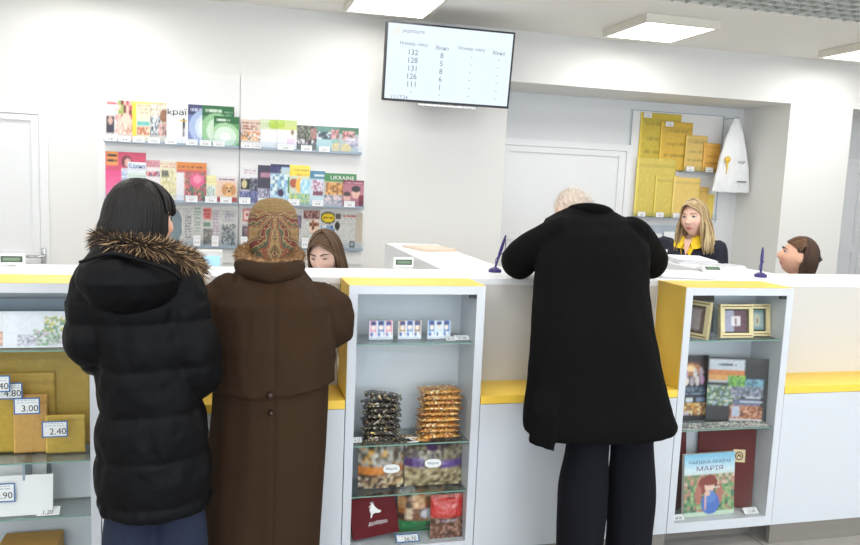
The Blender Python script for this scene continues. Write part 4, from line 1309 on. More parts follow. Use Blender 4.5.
# --- top row, right rack
a = A(28, 34, (226, 206, 190)); a.t(.08, .62, .95, .95, (150, 66, 50), 3, 21, .7).blot(0, .3, 1, .6, [(236, 180, 120), (206, 140, 110), (110, 120, 96), (240, 222, 214)], 22).noise(6)
mag('small magazine with dark red script title, first on the right rack', .073, .212, 2.000, 1, a)
a = A(36, 36, (232, 234, 236)); a.r(0, .66, 1, 1, (214, 224, 190)).e(.75, .85, .3, .16, (172, 200, 70)).t(.1, .72, .6, .92, (150, 170, 130), 2, 23).noise(3)
mag('pale leaflet with a lime green header beside the red script magazine', .207, .345, 2.010, 0, a)
a = A(36, 36, (236, 234, 238)); a.g(0, .66, 1, 1, (206, 220, 150), (186, 206, 120)).e(.15, .85, .25, .14, (176, 204, 76)).t(.1, .70, .95, .8, (226, 224, 110), 2, 24).e(.78, .60, .08, .09, (150, 120, 90)).r(.5, .2, .9, .4, (226, 206, 226)).noise(3)
mag('pale leaflet with a lime and yellow header and a tiny brown picture', .338, .483, 2.012, 1, a)
pal = [(84, 92, 84), (120, 110, 100), (60, 66, 64), (150, 156, 140)]
a = A(30, 28, (90, 96, 88)); a.blot(0, .25, 1, 1, pal, 25).blot(.7, .5, 1, .9, [(190, 120, 120), (160, 140, 130)], 26).blot(0, .3, 1, .45, [(206, 206, 210), (80, 70, 80)], 27).noise(10)
mag('low dark picture magazine, first of the three shorter ones on the right rack', .483, .638, 1.982, 0, a)
a = A(32, 28, (150, 190, 186)); a.r(0, .7, 1, 1, (106, 150, 140)).blot(0, .5, .55, .78, [(60, 76, 90), (220, 226, 232), (96, 120, 130)], 28).blot(.55, .55, 1, .9, [(214, 140, 150), (226, 180, 186), (120, 130, 120)], 29).r(0, .2, .6, .5, (176, 210, 216)).e(.8, .2, .22, .18, (226, 206, 150)).noise(6)
mag('low turquoise magazine with a pink portrait, second of the three shorter ones', .634, .830, 1.983, 1, a)
a = A(26, 28, (180, 190, 190)); a.r(0, .75, 1, 1, (80, 130, 104)).blot(.15, .5, .8, .85, [(206, 120, 130), (226, 180, 180), (70, 96, 90)], 30).blot(.4, .2, 1, .6, [(196, 196, 214), (226, 220, 230), (150, 150, 170)], 31).e(.35, .18, .28, .18, (222, 204, 140)).noise(6)
mag('low green headed magazine with a pink portrait at the right end of the top row', .806, .955, 1.983, 2, a)

# --- middle row, left rack
Z2 = 1.374
a = A(46, 56, (206, 70, 104)); a.g(0, 0, 1, .6, (236, 120, 170), (222, 70, 130)).r(.02, .72, .3, 1, (240, 150, 70)).t(.05, .76, .28, .96, (40, 30, 26), 2, 41, .8).e(.52, .80, .13, .13, (112, 40, 56)).e(.55, .78, .08, .09, (222, 170, 156)).blot(.4, .4, .75, .66, [(196, 206, 222), (226, 226, 236), (160, 176, 206)], 42).noise(5)
mag('large pink magazine with an orange corner block behind the quilted coat woman\'s head', -.871, -.597, 1.717, 0, a, Z2)
a = A(30, 40, (206, 220, 214)); a.r(0, .72, 1, 1, (226, 230, 236)).t(0, .3, 1, .7, (150, 180, 170), 5, 43).noise(4)
o = mag('white headed paper with a blue title in front of the pink magazine', -.720, -.596, 1.648, 1, a, Z2)
title(o, 'Єдина', -.712, -.602, 1.598, 1.638, 5.9465, 'ink_blue')
a = A(24, 40, (226, 220, 222)); a.r(0, .82, 1, 1, (206, 150, 160)).t(.02, .84, 1, .98, (190, 60, 80), 2, 44).blot(0, .6, 1, .72, [(196, 80, 90), (80, 76, 120), (226, 190, 190)], 45).noise(5)
mag('pale magazine with a pinkish red patterned head, right of the blue titled paper', -.596, -.497, 1.668, 0, a, Z2)
a = A(30, 40, (222, 214, 186)); a.t(.02, .84, 1, .99, (206, 90, 110), 2, 46, .6).blot(.1, .1, .9, .78, [(214, 206, 150), (196, 190, 140), (226, 220, 190)], 47).blot(.1, .6, .5, .78, [(90, 90, 80), (150, 150, 120)], 48).noise(6)
mag('olive yellow magazine with a pink scribbled title in the middle row', -.500, -.378, 1.664, 1, a, Z2)
a = A(40, 42, (206, 160, 150)); a.r(0, .80, 1, 1, (216, 130, 50)).t(.08, .84, .95, .96, (120, 60, 20), 1, 49, .7).r(0, .74, 1, .8, (196, 90, 80)).r(.0, 0, .26, .74, (222, 220, 226)).blot(.28, 0, 1, .74, [(176, 70, 90), (90, 130, 90), (214, 120, 110), (70, 96, 90)], 50).e(.68, .55, .24, .18, (222, 92, 136)).e(.70, .58, .14, .1, (240, 140, 170)).noise(6)
mag('gardening magazine with an orange head and a big pink rose', -.383, -.172, 1.664, 2, a, Z2)
a = A(26, 32, (226, 222, 186)); a.r(0, .7, 1, .98, (236, 228, 170)).t(.05, .74, .95, .92, (200, 190, 120), 2, 51).blot(.2, .1, .8, .6, [(226, 230, 226), (190, 210, 206), (150, 170, 160)], 52).noise(5)
mag('small pale yellow magazine between the rose and the puppy covers', -.186, -.092, 1.577, 1, a, Z2)
a = A(34, 42, (226, 196, 176)); a.r(0, .84, 1, 1, (226, 220, 222)).t(.1, .84, .95, .96, (110, 60, 80), 1, 53, .75).e(.6, .5, .36, .26, (226, 180, 120)).e(.38, .5, .12, .2, (196, 140, 90)).e(.82, .5, .12, .2, (196, 140, 90)).e(.52, .56, .04, .04, K_).e(.70, .56, .04, .04, K_).e(.61, .45, .06, .045, (50, 36, 32)).r(0, .0, 1, .22, (196, 66, 56)).noise(5)
mag('magazine with a golden puppy on its cover', -.100, .048, 1.573, 2, a, Z2)
# --- middle row, right rack
a = A(34, 42, (226, 226, 230)); a.t(.2, .80, .8, .98, (176, 96, 96), 2, 54, .6).r(.02, .38, .5, .70, (36, 36, 44)).e(.22, .54, .13, .12, (206, 196, 150)).blot(.5, .35, 1, .72, [(90, 96, 112), (60, 64, 80), (130, 136, 150)], 55).blot(0, 0, 1, .36, [(96, 110, 160), (150, 140, 180), (80, 90, 130)], 56).noise(6)
mag('dark blue and white magazine with a red scribbled title, first of the right middle row', .070, .215, 1.647, 0, a, Z2)
a = A(26, 42, (62, 58, 78)); a.r(.2, .68, 1, .82, (176, 130, 150)).blot(0, 0, 1, .4, [(150, 150, 176), (110, 110, 136), (190, 190, 206)], 57).noise(6)
mag('dark violet magazine with a pale pink word, right of the red scribbled one', .200, .300, 1.668, 1, a, Z2)
a = A(34, 44, (176, 206, 226)); a.r(0, .93, 1, 1, (44, 50, 92)).blot(0, .78, .55, .93, [(70, 66, 120), (50, 50, 96)], 58).t(.5, .78, 1, .9, (214, 200, 120), 2, 59).blot(0, .25, 1, .76, [(150, 190, 220), (206, 226, 236), (110, 150, 180), (220, 230, 226)], 60, 4).e(.55, .3, .16, .1, (60, 40, 76)).r(.9, .3, 1, .7, (90, 140, 90)).noise(6)
mag('icy blue magazine with a navy top edge in the right middle row', .293, .436, 1.680, 2, a, Z2)
a = A(40, 44, (206, 216, 200)); a.g(0, .72, 1, 1, (248, 214, 60), (252, 228, 90)).t(.2, .86, .98, .94, (150, 70, 30), 1, 61, .8).t(.35, .75, .98, .82, (170, 90, 40), 1, 62, .7).e(.25, .55, .2, .12, (176, 90, 60)).e(.55, .5, .22, .2, (246, 186, 70)).blot(.55, .3, 1, .66, [(150, 206, 226), (206, 230, 236)], 63, 4).blot(0, 0, 1, .3, [(150, 190, 150), (206, 216, 120), (126, 170, 140)], 64).noise(6)
mag('bright magazine with a yellow head and an orange bird', .430, .590, 1.680, 1, a, Z2)
a = A(26, 40, (196, 216, 226)); a.r(0, .78, 1, 1, (70, 130, 160)).t(.3, .82, .95, .96, (226, 236, 240), 1, 65, .9).blot(.15, .3, .9, .74, [(206, 206, 226), (226, 230, 240), (176, 120, 140)], 66).r(.25, .3, .9, .42, (120, 60, 76)).noise(5)
mag('pale blue magazine with a teal head beside the yellow headed one', .588, .707, 1.642, 0, a, Z2)
a = A(46, 40, (206, 190, 160)); a.r(0, .74, 1, 1, (64, 136, 78)).blot(.05, .35, .85, .72, [(206, 140, 70), (226, 176, 100), (150, 96, 50)], 67, 3).blot(0, 0, 1, .35, [(196, 176, 186), (130, 140, 160), (220, 200, 200)], 68).noise(6)
o = mag('green headed magazine with white Latin capitals and an orange picture', .703, .950, 1.630, 1, a, Z2)
title(o, 'UKRAINE', .748, .932, 1.582, 1.612, 5.9465, 'ink_white')
a = A(34, 40, (176, 110, 124)); a.r(0, .84, 1, 1, (126, 52, 72)).t(.08, .86, .95, .97, (206, 150, 166), 1, 69, .7).e(.62, .52, .2, .2, (222, 180, 164)).e(.62, .68, .22, .12, (46, 34, 36)).e(.2, .35, .16, .18, (214, 170, 156)).e(.2, .48, .17, .09, (60, 40, 40)).r(.75, 0, 1, .45, (120, 40, 60)).noise(6)
mag('dark pink magazine with two faces in front at the right end of the middle row', .845, 1.008, 1.583, 3, a, Z2)

# --- newspapers, bottom row
Z3 = 1.046
def news(label, x0, x1, z1, layer, art):
    o = paper_item('newspaper', 'newspaper', label, x0, x1, Z3, z1, layer, art, .008, 'news', NP, (206, 204, 198)); mags.append((o, label, x0, x1, Z3)); return o
NB = (202, 202, 200)
def np_art(w, h, seed): return Art(w, h, NB).t(.05, .03, .95, .97, (150, 152, 156), int(h / 3), seed, .62).noise(5, seed)
a = np_art(36, 44, 71); a.r(0, 0, .3, 1, (188, 190, 190)).e(.62, .5, .40, .48, (96, 112, 124)).e(.66, .5, .34, .44, (122, 138, 146)); news('newspaper with a dark grey oval, left end of the visible bottom row', -.560, -.345, 1.345, 0, a)
a = np_art(22, 44, 72); a.t(.25, .2, .8, .8, (60, 64, 80), 9, 73, .8); news('newspaper folded to show a blue black upright headline', -.346, -.264, 1.343, 1, a)
a = np_art(18, 44, 74); a.t(.15, .35, .8, 1, (52, 130, 84), 8, 75, .85); news('newspaper folded to show a green upright headline', -.268, -.200, 1.345, 0, a)
a = np_art(32, 44, 76); a.r(.08, .68, .55, .98, (206, 130, 126)).t(.1, .70, .5, .96, (170, 60, 60), 3, 77).t(.62, .3, 1, .95, (150, 100, 150), 9, 78, .75).r(.1, .5, .5, .62, (110, 136, 116)).r(.38, .3, .62, .42, (130, 90, 140)).blot(.1, .05, .6, .45, [(150, 146, 140), (110, 110, 112)], 79); news('newspaper with red and purple upright headlines', -.204, -.078, 1.340, 1, a)
a = np_art(34, 44, 80); a.t(.35, .68, .8, .95, (120, 96, 150), 4, 81, .7).blot(.15, .05, .95, .60, [(110, 120, 128), (150, 156, 156), (84, 92, 100), (190, 192, 190)], 82); news('newspaper with a large grey photograph left of the vertical joint', -.082, .052, 1.336, 0, a)
a = np_art(38, 44, 83); a.r(.12, .66, .7, .98, (206, 110, 106)).r(.18, .70, .64, .94, (226, 206, 200)).t(.25, .74, .6, .9, (180, 50, 50), 1, 84, .9).blot(.1, .25, .7, .55, [(110, 96, 106), (150, 130, 140), (90, 80, 96)], 85); news('newspaper with a red framed letter, right of the vertical joint', .072, .240, 1.341, 0, a)
a = np_art(40, 44, 86); a.blot(.2, .3, .8, .8, [(150, 140, 130), (120, 116, 112), (180, 176, 170)], 87); news('newspaper mostly hidden by the patterned headscarf', .236, .420, 1.344, 1, a)
a = np_art(34, 44, 88); a.blot(.3, .5, .95, .85, [(130, 110, 140), (150, 140, 160), (110, 100, 120)], 89); news('newspaper with a violet picture beside the headscarf', .400, .545, 1.345, 0, a)
a = np_art(32, 44, 90); a.r(.1, .76, .95, .97, (150, 110, 104)).blot(.1, .78, .95, .96, [(110, 70, 76), (176, 140, 130)], 91).blot(.4, .38, .9, .72, [(150, 96, 66), (90, 56, 46), (220, 190, 170)], 92, 4); news('newspaper with two brown photographs above the young clerk', .535, .682, 1.347, 1, a)
a = np_art(34, 44, 93); a.e(.5, .82, .42, .16, (70, 66, 50)).e(.5, .82, .34, .12, (226, 200, 50)).t(.25, .77, .8, .88, (150, 110, 30), 1, 94, .8).blot(.05, .35, .85, .62, [(110, 150, 190), (70, 100, 150), (200, 210, 216)], 95, 4).e(.3, .42, .16, .06, (40, 44, 50)); news('newspaper with a yellow word in a black oval and a blue photograph', .665, .815, 1.338, 0, a)
a = np_art(48, 46, 96); a.r(.02, .80, .2, .96, (96, 86, 80)).t(.28, .84, .75, .94, (186, 76, 70), 1, 97, .85).e(.09, .62, .09, .12, (60, 54, 52)).r(.76, .2, 1, .98, (186, 176, 160)).r(.55, .05, .72, .22, (90, 94, 98)).r(.59, .09, .68, .18, (176, 180, 180)); news('wide newspaper with a red headline at the right end of the bottom row', .792, 1.008, 1.333, 1, a)

# --- price tags in the rails
def price_tag(label, x, y, z, w=.074, h=.040, digits=None, m='paper', rx=0.0, frame=None, rz=0.0, fsize=.45):
    mt = place(x, y, z, rz, rx)
    bm = new()
    box(bm, -w / 2, w / 2, 0, .0012, 0, h)
    bm.transform(mt)
    o = obj('price_tag', bm, M[m]); tag(o, label, 'price tag', 'price tags')
    if frame:
        bm = new(); e = .0035
        for q in ((-w / 2 - .001, w / 2 + .001, -.001, e), (-w / 2 - .001, w / 2 + .001, h - e, h + .001), (-w / 2 - .001, -w / 2 + e, e, h - e), (w / 2 - e, w / 2 + .001, e, h - e)):
            box(bm, q[0], q[1], -.0006, .0006, q[2], q[3])
        bm.transform(mt); obj('blue_border', bm, M['ink_blue'], o, label='blue border')
    if digits:
        lettering(digits, mt @ Matrix.Translation((w * (.12 if frame else 0), -.0009, h * .36)), None, h * fsize, M['ink_dark'], o, 'price_digits')
    bm = new()
    rg = random.Random(hash(label) % 1000 if False else int(abs(x * 1000)))
    for k in range(2):
        zz = h * (.70 + .14 * k); x0 = -w * .38
        while x0 < w * .34:
            l = rg.uniform(.05, .14) * w; box(bm, x0, min(x0 + l, w * .4), -.0007, .0002, zz, zz + h * .035); x0 += l + w * .04
    bm.transform(mt); obj('small_print', bm, M['rail'], o)
    return o
short = lambda s: s.split(',')[0].split(' with ')[0].split(' in the ')[0].split(' beside ')[0].split(' between ')[0]
R1 = [(-.828, 0), (-.735, 1), (-.640, 2), (-.536, 3), (-.420, 4), (-.275, 5), (-.180, 6), (-.085, 7), (.115, 8), (.19, 8.5), (.40, 10), (.555, 11), (.690, 12)]
desc1 = ['below the red titled portrait cover', 'below the pink flower and portrait cover', 'below the yellow spined cover', 'below the silver ornament cover', 'below the white cover with the black title', 'below the blue lace cover',
         'below the tall green lace cover', 'on the small green lace cover', 'below the red script cover', 'below the left lime headed leaflet', 'below the leaflet with a tiny brown picture', 'below the first low dark cover', 'below the low turquoise cover']
for (x, _), d in zip(R1, desc1):
    price_tag('white price tag in the top rail ' + d, x, 5.912, 1.789, .082 if x not in (.19, .40) else (.06 if x == .19 else .12), .042, '12.%02d' % (int(abs(x) * 97) % 90 + 5), fsize=.30)
R2 = [(-.55, 'below the scribbled pink head cover'), (-.275, 'below the pink rose cover'), (-.137, 'below the small pale yellow cover'), (-.03, 'below the golden puppy'), (.105, 'below the first cover right of the joint'), (.245, 'below the dark violet cover'), (.355, 'below the icy blue cover'), (.470, 'below the yellow headed bird cover'), (.65, 'below the teal headed cover'), (.895, 'on the dark pink cover with two faces')]
for x, d in R2:
    price_tag('white price tag in the middle rail ' + d, x, 5.912, 1.374, .084, .048, '9.%02d' % (int(abs(x) * 83) % 90 + 5), fsize=.28)
R3 = [(-.235, 'over the green headline newspaper'), (-.105, 'over the purple headline newspaper'), (.105, 'over the red framed newspaper'), (.56, 'beside the young clerk\'s hair')]
for x, d in R3:
    price_tag('upright white price tag in the bottom rail ' + d, x, 5.905, 1.05, .05, .078, '5.%02d' % (int(abs(x) * 61) % 90 + 5), fsize=.16)

# ================================================================== queue screen
def television():
    c = at(449.5, 66, 5.52)
    t = thing('television', 'wall mounted queue screen listing ticket numbers and counters', 'screen', (c.x, c.y, c.z))
    W, H = .968, .552
    mt = Matrix.Translation(c) @ Matrix.Rotation(math.radians(7), 4, 'X')
    def o_(n, bm, m, par=t, **k):
        bm.transform(mt); return obj(n, bm, m, par, **k)
    bm = new(); box(bm, -W / 2, W / 2, .004, .05, -H / 2, H / 2, .004); o_('casing', bm, M['dark'])
    bz = .013
    bm = new()
    for q in ((-W / 2, W / 2, -H / 2, -H / 2 + bz * 1.3), (-W / 2, W / 2, H / 2 - bz, H / 2), (-W / 2, -W / 2 + bz, -H / 2 + bz * 1.3, H / 2 - bz), (W / 2 - bz, W / 2, -H / 2 + bz * 1.3, H / 2 - bz)):
        box(bm, q[0], q[1], -.004, .0035, q[2], q[3])
    o_('bezel', bm, M['dark'])
    m_scr = mat('lit_screen', C(8, 8, 9), .4, spec=.1, emit=((.80, .91, 1.0, 1), .93))
    bm = new(); box(bm, -W / 2 + bz, W / 2 - bz, 0, .0034, -H / 2 + bz * 1.3, H / 2 - bz); scr = o_('screen', bm, m_scr)
    m_txt = mat('screen_text', C(5, 5, 6), .5, spec=.05, emit=((.17, .19, .23, 1), 1.0))
    m_line = mat('screen_lines', C(8, 8, 9), .5, spec=.05, emit=((.60, .72, .82, 1), 1.0))
    def tx(s, u, v, h, w=None, m=m_txt, n='lettering'):
        return lettering(s, mt @ Matrix.Translation((-W / 2 + u * W, -.0006, H / 2 - v * H)), w, h, m, scr, n)
    m_logo = mat('screen_logo_yellow', C(8, 8, 6), .5, spec=.05, emit=((.80, .58, .22, 1), 1.0))
    tx('укрпошта', .205, .115, .026, .16)
    bm = new(); tube(bm, [Vector((-W / 2 + .085 * W + .017 * math.cos(q), -.001, H / 2 - .11 * H + .017 * math.sin(q))) for q in np.linspace(-1.2, 4.3, 12)] + [Vector((-W / 2 + .085 * W, -.001, H / 2 - .175 * H))], .0022, n=50, seg=6)
    o_('logo', bm, m_logo, scr, label='yellow horn emblem')
    for u0, s in ((.215, 0), (.665, 1)):
        tx('Номер чеку', u0, .265, .030, .205)
    tx('Вікно', .435, .28, .028, .095); tx('Вікно', .885, .28, .028, .095)
    for k, (n, w) in enumerate((('132', '8'), ('128', '5'), ('131', '8'), ('126', '6'), ('111', '1'), ('-', '-'))):
        v = .365 + k * .101
        tx(n, .215, v, .038 if n != '-' else .004, None if n != '-' else .012, n='ticket_number'); tx(w, .435, v + .012, .036 if w != '-' else .004, None if w != '-' else .012, n='window_number')
        tx('-', .665, v, .004, .012); tx('-', .885, v + .01, .004, .012)
    tx('11:17:34', .13, .945, .026)
    bm = new()
    for k in range(7):
        z = H / 2 - (.315 + k * .101) * H
        for u0, u1 in ((.07, .335), (.37, .50), (.53, .79), (.82, .95)): box(bm, -W / 2 + u0 * W, -W / 2 + u1 * W, -.0008, 0, z - .0007, z + .0007)
    for u in (.07, .335, .37, .50, .53, .79, .82, .95): box(bm, -W / 2 + u * W - .0007, -W / 2 + u * W + .0007, -.0008, 0, H / 2 - .92 * H, H / 2 - .315 * H)
    o_('grid_lines', bm, m_line, scr)
    bm = new(); box(bm, c.x - .2, c.x + .2, c.y + .055, 5.9985, c.z - .12, c.z + .1, .004); obj('wall_bracket', bm, M['dark'], t)
    bm = new(); box(bm, c.x - .22, c.x + .22, c.y + .0, c.y + .05, c.z - H / 2 - .022, c.z - H / 2 - .004, .003); obj('tray', bm, M['chrome'], t, label='grey metal strip below the screen')
television()

# ================================================================== mailers and bag in the niche
t = thing('display_board', 'pale display board in the niche holding yellow padded envelopes', 'rack', (4.16, 6.63, 1.3))
obj('back_board', B(3.66, 4.66, 6.640, 6.6585, 1.30, 2.36), M['board'], t)
bm = new()
for q in (3.665, 4.655): tube(bm, [(q, 6.635, 1.32), (q, 6.635, 2.35)], .004, n=3, seg=8)
tube(bm, [(3.665, 6.635, 2.35), (4.655, 6.635, 2.35)], .003, n=3, seg=8)
obj('wire_frame', bm, M['rail'], t)
for x0, x1, z in ((4.20, 4.62, 1.800), (3.68, 4.62, 1.348)):
    bm = new(); box(bm, x0, x1, 6.555, 6.639, z - .006, z, .001); obj('shelf_rail', bm, M['rail'], t)
    bm = new(); box(bm, x0, x1, 6.555, 6.558, z, z + .045); obj('clear_lip', bm, M['acrylic'], t)
EG = 'padded envelopes in the niche'
def mailer(label, x0, x1, z0, z1, layer, col, lines=0, y=6.62, name='padded_envelope', group=EG):
    w, h = x1 - x0, z1 - z0
    a = Art(30, 34, col).noise(5, abs(int(x0 * 100)))
    c2 = tuple(k * .62 for k in col)
    a.r(0, .86, 1, .885, tuple(k * .86 for k in col))
    for k in range(lines): a.t(.12, .28 + k * .26, .85, .36 + k * .26, c2, 1, k + 3, .75)
    a.r(0, 0, .035, 1, tuple(min(255, k * 1.12 + 18) for k in col))
    bm = sheet_bm(a, w, h, .008, tuple(min(255, k * 1.08) for k in col), lambda u, v: -.005 * (math.sin(PI * u) * math.sin(PI * v)) ** .5 if 0 < u < 1 and 0 < v < 1 else 0.0)
    bm.transform(place(x0, y - layer * .0165, z0, 0, 0))
    return tag(obj(name, bm, M['mailer'], None, True), label, 'envelope', group)
Y1, Y2 = (206, 182, 66), (216, 196, 96)
mailer('largest padded envelope with printed lines, top left of the board', 3.752, 4.185, 1.802, 2.334, 0, Y1, 3, y=6.629)
mailer('second largest padded envelope of the upper row with printed lines', 3.965, 4.306, 1.802, 2.262, 1, (216, 178, 66), 3, y=6.629)
mailer('third padded envelope of the upper row, beside a price tag', 4.228, 4.460, 1.802, 2.146, 2, (216, 186, 104), 3)
mailer('smallest orange padded envelope at the right of the upper row', 4.420, 4.602, 1.802, 2.080, 3, (218, 166, 76), 2)
mailer('largest padded envelope of the lower row, at its left end', 3.735, 4.150, 1.350, 1.911, 0, Y2, 0, y=6.604)
mailer('second padded envelope of the lower row', 3.935, 4.180, 1.350, 1.752, 1, Y2, 0, y=6.604)
mailer('third padded envelope of the lower row, left of the blonde clerk\'s head', 4.120, 4.412, 1.350, 1.740, 2, (228, 198, 112), 0, y=6.604)
mailer('small padded envelope behind the blonde clerk\'s head', 4.363, 4.520, 1.350, 1.655, 1, (224, 186, 100), 0, y=6.604)
mailer('tiny yellow padded envelope right of the blonde clerk\'s head', 4.500, 4.600, 1.350, 1.590, 0, (232, 204, 96), 0, y=6.604)
for (x, z, y, d) in ((3.815, 2.285, 6.615, 'stuck on the top left padded envelope'), (4.045, 2.215, 6.600, 'stuck on the second padded envelope of the upper row'), (4.275, 1.802, 6.552, 'in the rail under the third upper envelope'), (4.485, 1.802, 6.552, 'in the rail under the orange envelope'),
                     (3.79, 1.352, 6.552, 'under the largest lower envelope'), (3.985, 1.352, 6.552, 'under the second lower envelope'), (4.17, 1.352, 6.552, 'under the third lower envelope')):
    price_tag('white price tag ' + d, x, y, z, .082, .045, '4.%02d' % (int(x * 77) % 90 + 5), fsize=.3)
# white carrier bag hanging at the right end
t = thing('carrier_bag', 'white carrier bag with a small yellow emblem hanging beside the envelopes', 'bag', (4.67, 6.45, 1.6))
bm = new()
rows = []
for z, x0, x1, d in ((1.615, 4.560, 5.0, .012), (1.70, 4.575, 4.985, .03), (1.85, 4.60, 4.955, .036), (2.0, 4.63, 4.92, .03), (2.12, 4.66, 4.885, .022), (2.20, 4.69, 4.86, .016), (2.28, 4.72, 4.825, .012), (2.34, 4.745, 4.80, .008)):
    q_ = 6.45 / 6.6; x0 *= q_; x1 *= q_; z = 1.606 + (z - 1.606) * q_
    rows.append((Vector(((x0 + x1) / 2, 6.45, z)), Vector(((x1 - x0) / 2, 0, 0)), Vector((0, d, 0)), 2.6))
ring_loft(bm, rows, 30)
m_bag = mat('white_plastic_film', C(236, 238, 240), .4, noise_amt=.02, bump=.5, bump_scale=14)
bag = link('bag_body', remesh(bm, .008, 3, lambda co, n: .006 * noise.noise(Vector((co.x * 22, 0, co.z * 9)))), m_bag, t)
lettering('УКР', Matrix.Translation((4.725, 6.402, 1.905)), .085, .026, M['ink'], bag, 'lettering')
bm = new(); box(bm, 4.70, 4.80, 6.406, 6.408, 1.715, 1.726); obj('print_line', bm, M['ink'], bag, label='grey printed line')
bm = new()
tube(bm, [(4.575, 6.412, 1.925), (4.575, 6.404, 1.925)], [.030, .030], n=2, seg=24, roundcap=False)
tube(bm, [(4.575, 6.41, 1.89), (4.58, 6.41, 1.85), (4.575, 6.41, 1.79)], [.011, .006, .003], n=8)
obj('emblem', bm, M['yellow'], bag, True, 'round yellow emblem with a stem')
bm = new(); cyl(bm, (4.676, 6.66, 2.325), (4.676, 6.43, 2.325), .005); obj('hook', bm, M['chrome'], t)
# ================================================================== things on the counter
def customer_display(label, x, y, rz, tilt=0.0):
    t = thing('customer_display', label, 'display', (x, y, ZT))
    mt = place(x, y, ZT + .0008, rz)
    bm = new(); box(bm, -.045, .045, -.02, .03, 0, .006, .002); box(bm, -.012, .012, .0, .012, .006, .02); bm.transform(mt); obj('base', bm, M['device'], t)
    m2 = mt @ Matrix.Translation((0, 0, .012)) @ Matrix.Rotation(tilt, 4, 'X')
    bm = new(); box(bm, -.046, .046, -.012, .012, 0, .042, .003); bm.transform(m2); obj('housing', bm, M['device'], t)
    bm = new(); box(bm, -.038, .038, -.0135, -.0115, .010, .034); bm.transform(m2); s = obj('screen_surround', bm, mat('lcd_surround', C(58, 78, 62), .35, noise_amt=.05), t)
    bm = new(); box(bm, -.030, .030, -.0145, -.0133, .016, .028); bm.transform(m2); obj('lcd', bm, M['lcd'], s, label='pale green LCD strip')
customer_display('white customer display with a green screen at the left edge of the picture', -.818, 3.27, .05)
customer_display('white customer display with a green screen behind the middle cabinet', .762, 3.365, .05)
customer_display('white customer display lying back beside the papers near the blonde clerk', 2.31, 3.27, -.1, -1.0)

def pen_stand(label, x, y, top, base=.03):
    t = thing('pen_stand', label, 'pen', (x, y, ZT))
    bm = new(); ring_loft(bm, [((x, y, ZT + .0005), Vector((base, 0, 0)), Vector((0, base, 0)), 2), ((x, y, ZT + .012), Vector((base, 0, 0)), Vector((0, base, 0)), 2), ((x, y, ZT + .022), Vector((base * .5, 0, 0)), Vector((0, base * .5, 0)), 2)], 24)
    obj('base', bm, M['purple'], t, True)
    T = Vector((x + top[0], y + top[1], ZT + top[2])); b0 = Vector((x, y, ZT + .02))
    bm = new(); tube(bm, [b0, b0.lerp(T, .25), b0.lerp(T, .55), b0.lerp(T, .8), T], [.005, .0055, .0075, .0065, .004], n=16, seg=12)
    obj('pen', bm, M['purple'], t, True)
    bm = new(); pts = [T + Vector((0, 0, -.005)), T + Vector((.006, .01, -.06)), b0.lerp(T, .45) + Vector((.012, 0, 0)), b0.lerp(T, .25) + Vector((-.008, .006, 0)), b0 + Vector((.008, 0, -.012))]
    tube(bm, pts, .0018, n=30, seg=8)
    obj('cord', bm, M['purple'], t, True)
pen_stand('violet pen on a stand left of the man\'s elbow', 1.185, 3.31, (.035, -.02, .17))
pen_stand('violet pen on a stand left of the dark haired clerk', 2.555, 3.235, (-.002, 0, .145))

def paper_stack(name, label, cat, x, y, w, d, n, rz, z=ZT, h=.0022, seed=1, jit=.008, group=None):
    t = new(); rg = random.Random(seed)
    for k in range(n):
        q = new(); box(q, -w / 2, w / 2, -d / 2, d / 2, .0006 + k * h, .0006 + k * h + h * .82)
        merge(t, q, 0, Matrix.Translation((x + rg.uniform(-jit, jit), y + rg.uniform(-jit, jit), z)) @ Matrix.Rotation(rz + rg.uniform(-.05, .05), 4, 'Z'))
    return tag(obj(name, t, M['paper']), label, cat, group)
tn = mat('tan_paper', C(226, 208, 190), .6, noise_amt=.04)
o = paper_stack('document_folder', 'tan paper folder lying on the return counter behind the middle cabinet', 'folder', 1.15, 4.40, .21, .30, 3, .25, h=.004, seed=4); o.data.materials[0] = tn
paper_stack('paper_sheet', 'white sheets of paper at the far end of the left return counter', 'paper', 1.07, 4.60, .20, .24, 2, -.2, seed=6)
paper_stack('paper_stack', 'thick stack of white paper in front of the blonde clerk', 'paper', 2.59, 3.90, .21, .30, 9, -.25, h=.0030, seed=7, jit=.006)
paper_stack('form_pad', 'pad of white forms on the worktop beside the man\'s elbow', 'paper', 2.10, 3.235, .26, .21, 5, -.2, seed=8, h=.0035)
# keyboard-like pale payment terminal with rows of keys
t = thing('keyboard', 'flat pale keyboard lying on the counter beside the man\'s right elbow', 'keyboard', (2.52, 3.55, ZT))
mt = place(2.56, 3.56, ZT + .0008, .45)
bm = new(); box(bm, -.15, .15, -.06, .06, 0, .014, .003); bm.transform(mt); kb = obj('case', bm, M['device'], t)
bm = new()
for r in range(4):
    for c_ in range(13): box(bm, -.138 + c_ * .0214, -.138 + c_ * .0214 + .018, -.048 + r * .025, -.028 + r * .025, .0142, .019)
bm.transform(mt); tag(obj('keys', bm, mat('pale_keys', C(206, 210, 214), .5, noise_amt=.03), kb), kind='stuff')
# leaflet of white card standing near the clerk
bm = new()
for s in (-1, 1):
    q = new(); box(q, -.032, .032, -.0008, .0008, 0, .055); merge(bm, q, 0, place(2.52, 4.09, ZT + .002, -.5) @ Matrix.Translation((0, s * .017, 0)) @ Matrix.Rotation(s * .30, 4, 'X'))
tag(obj('tent_card', bm, M['paper']), 'small folded white card standing before the blonde clerk', 'card')
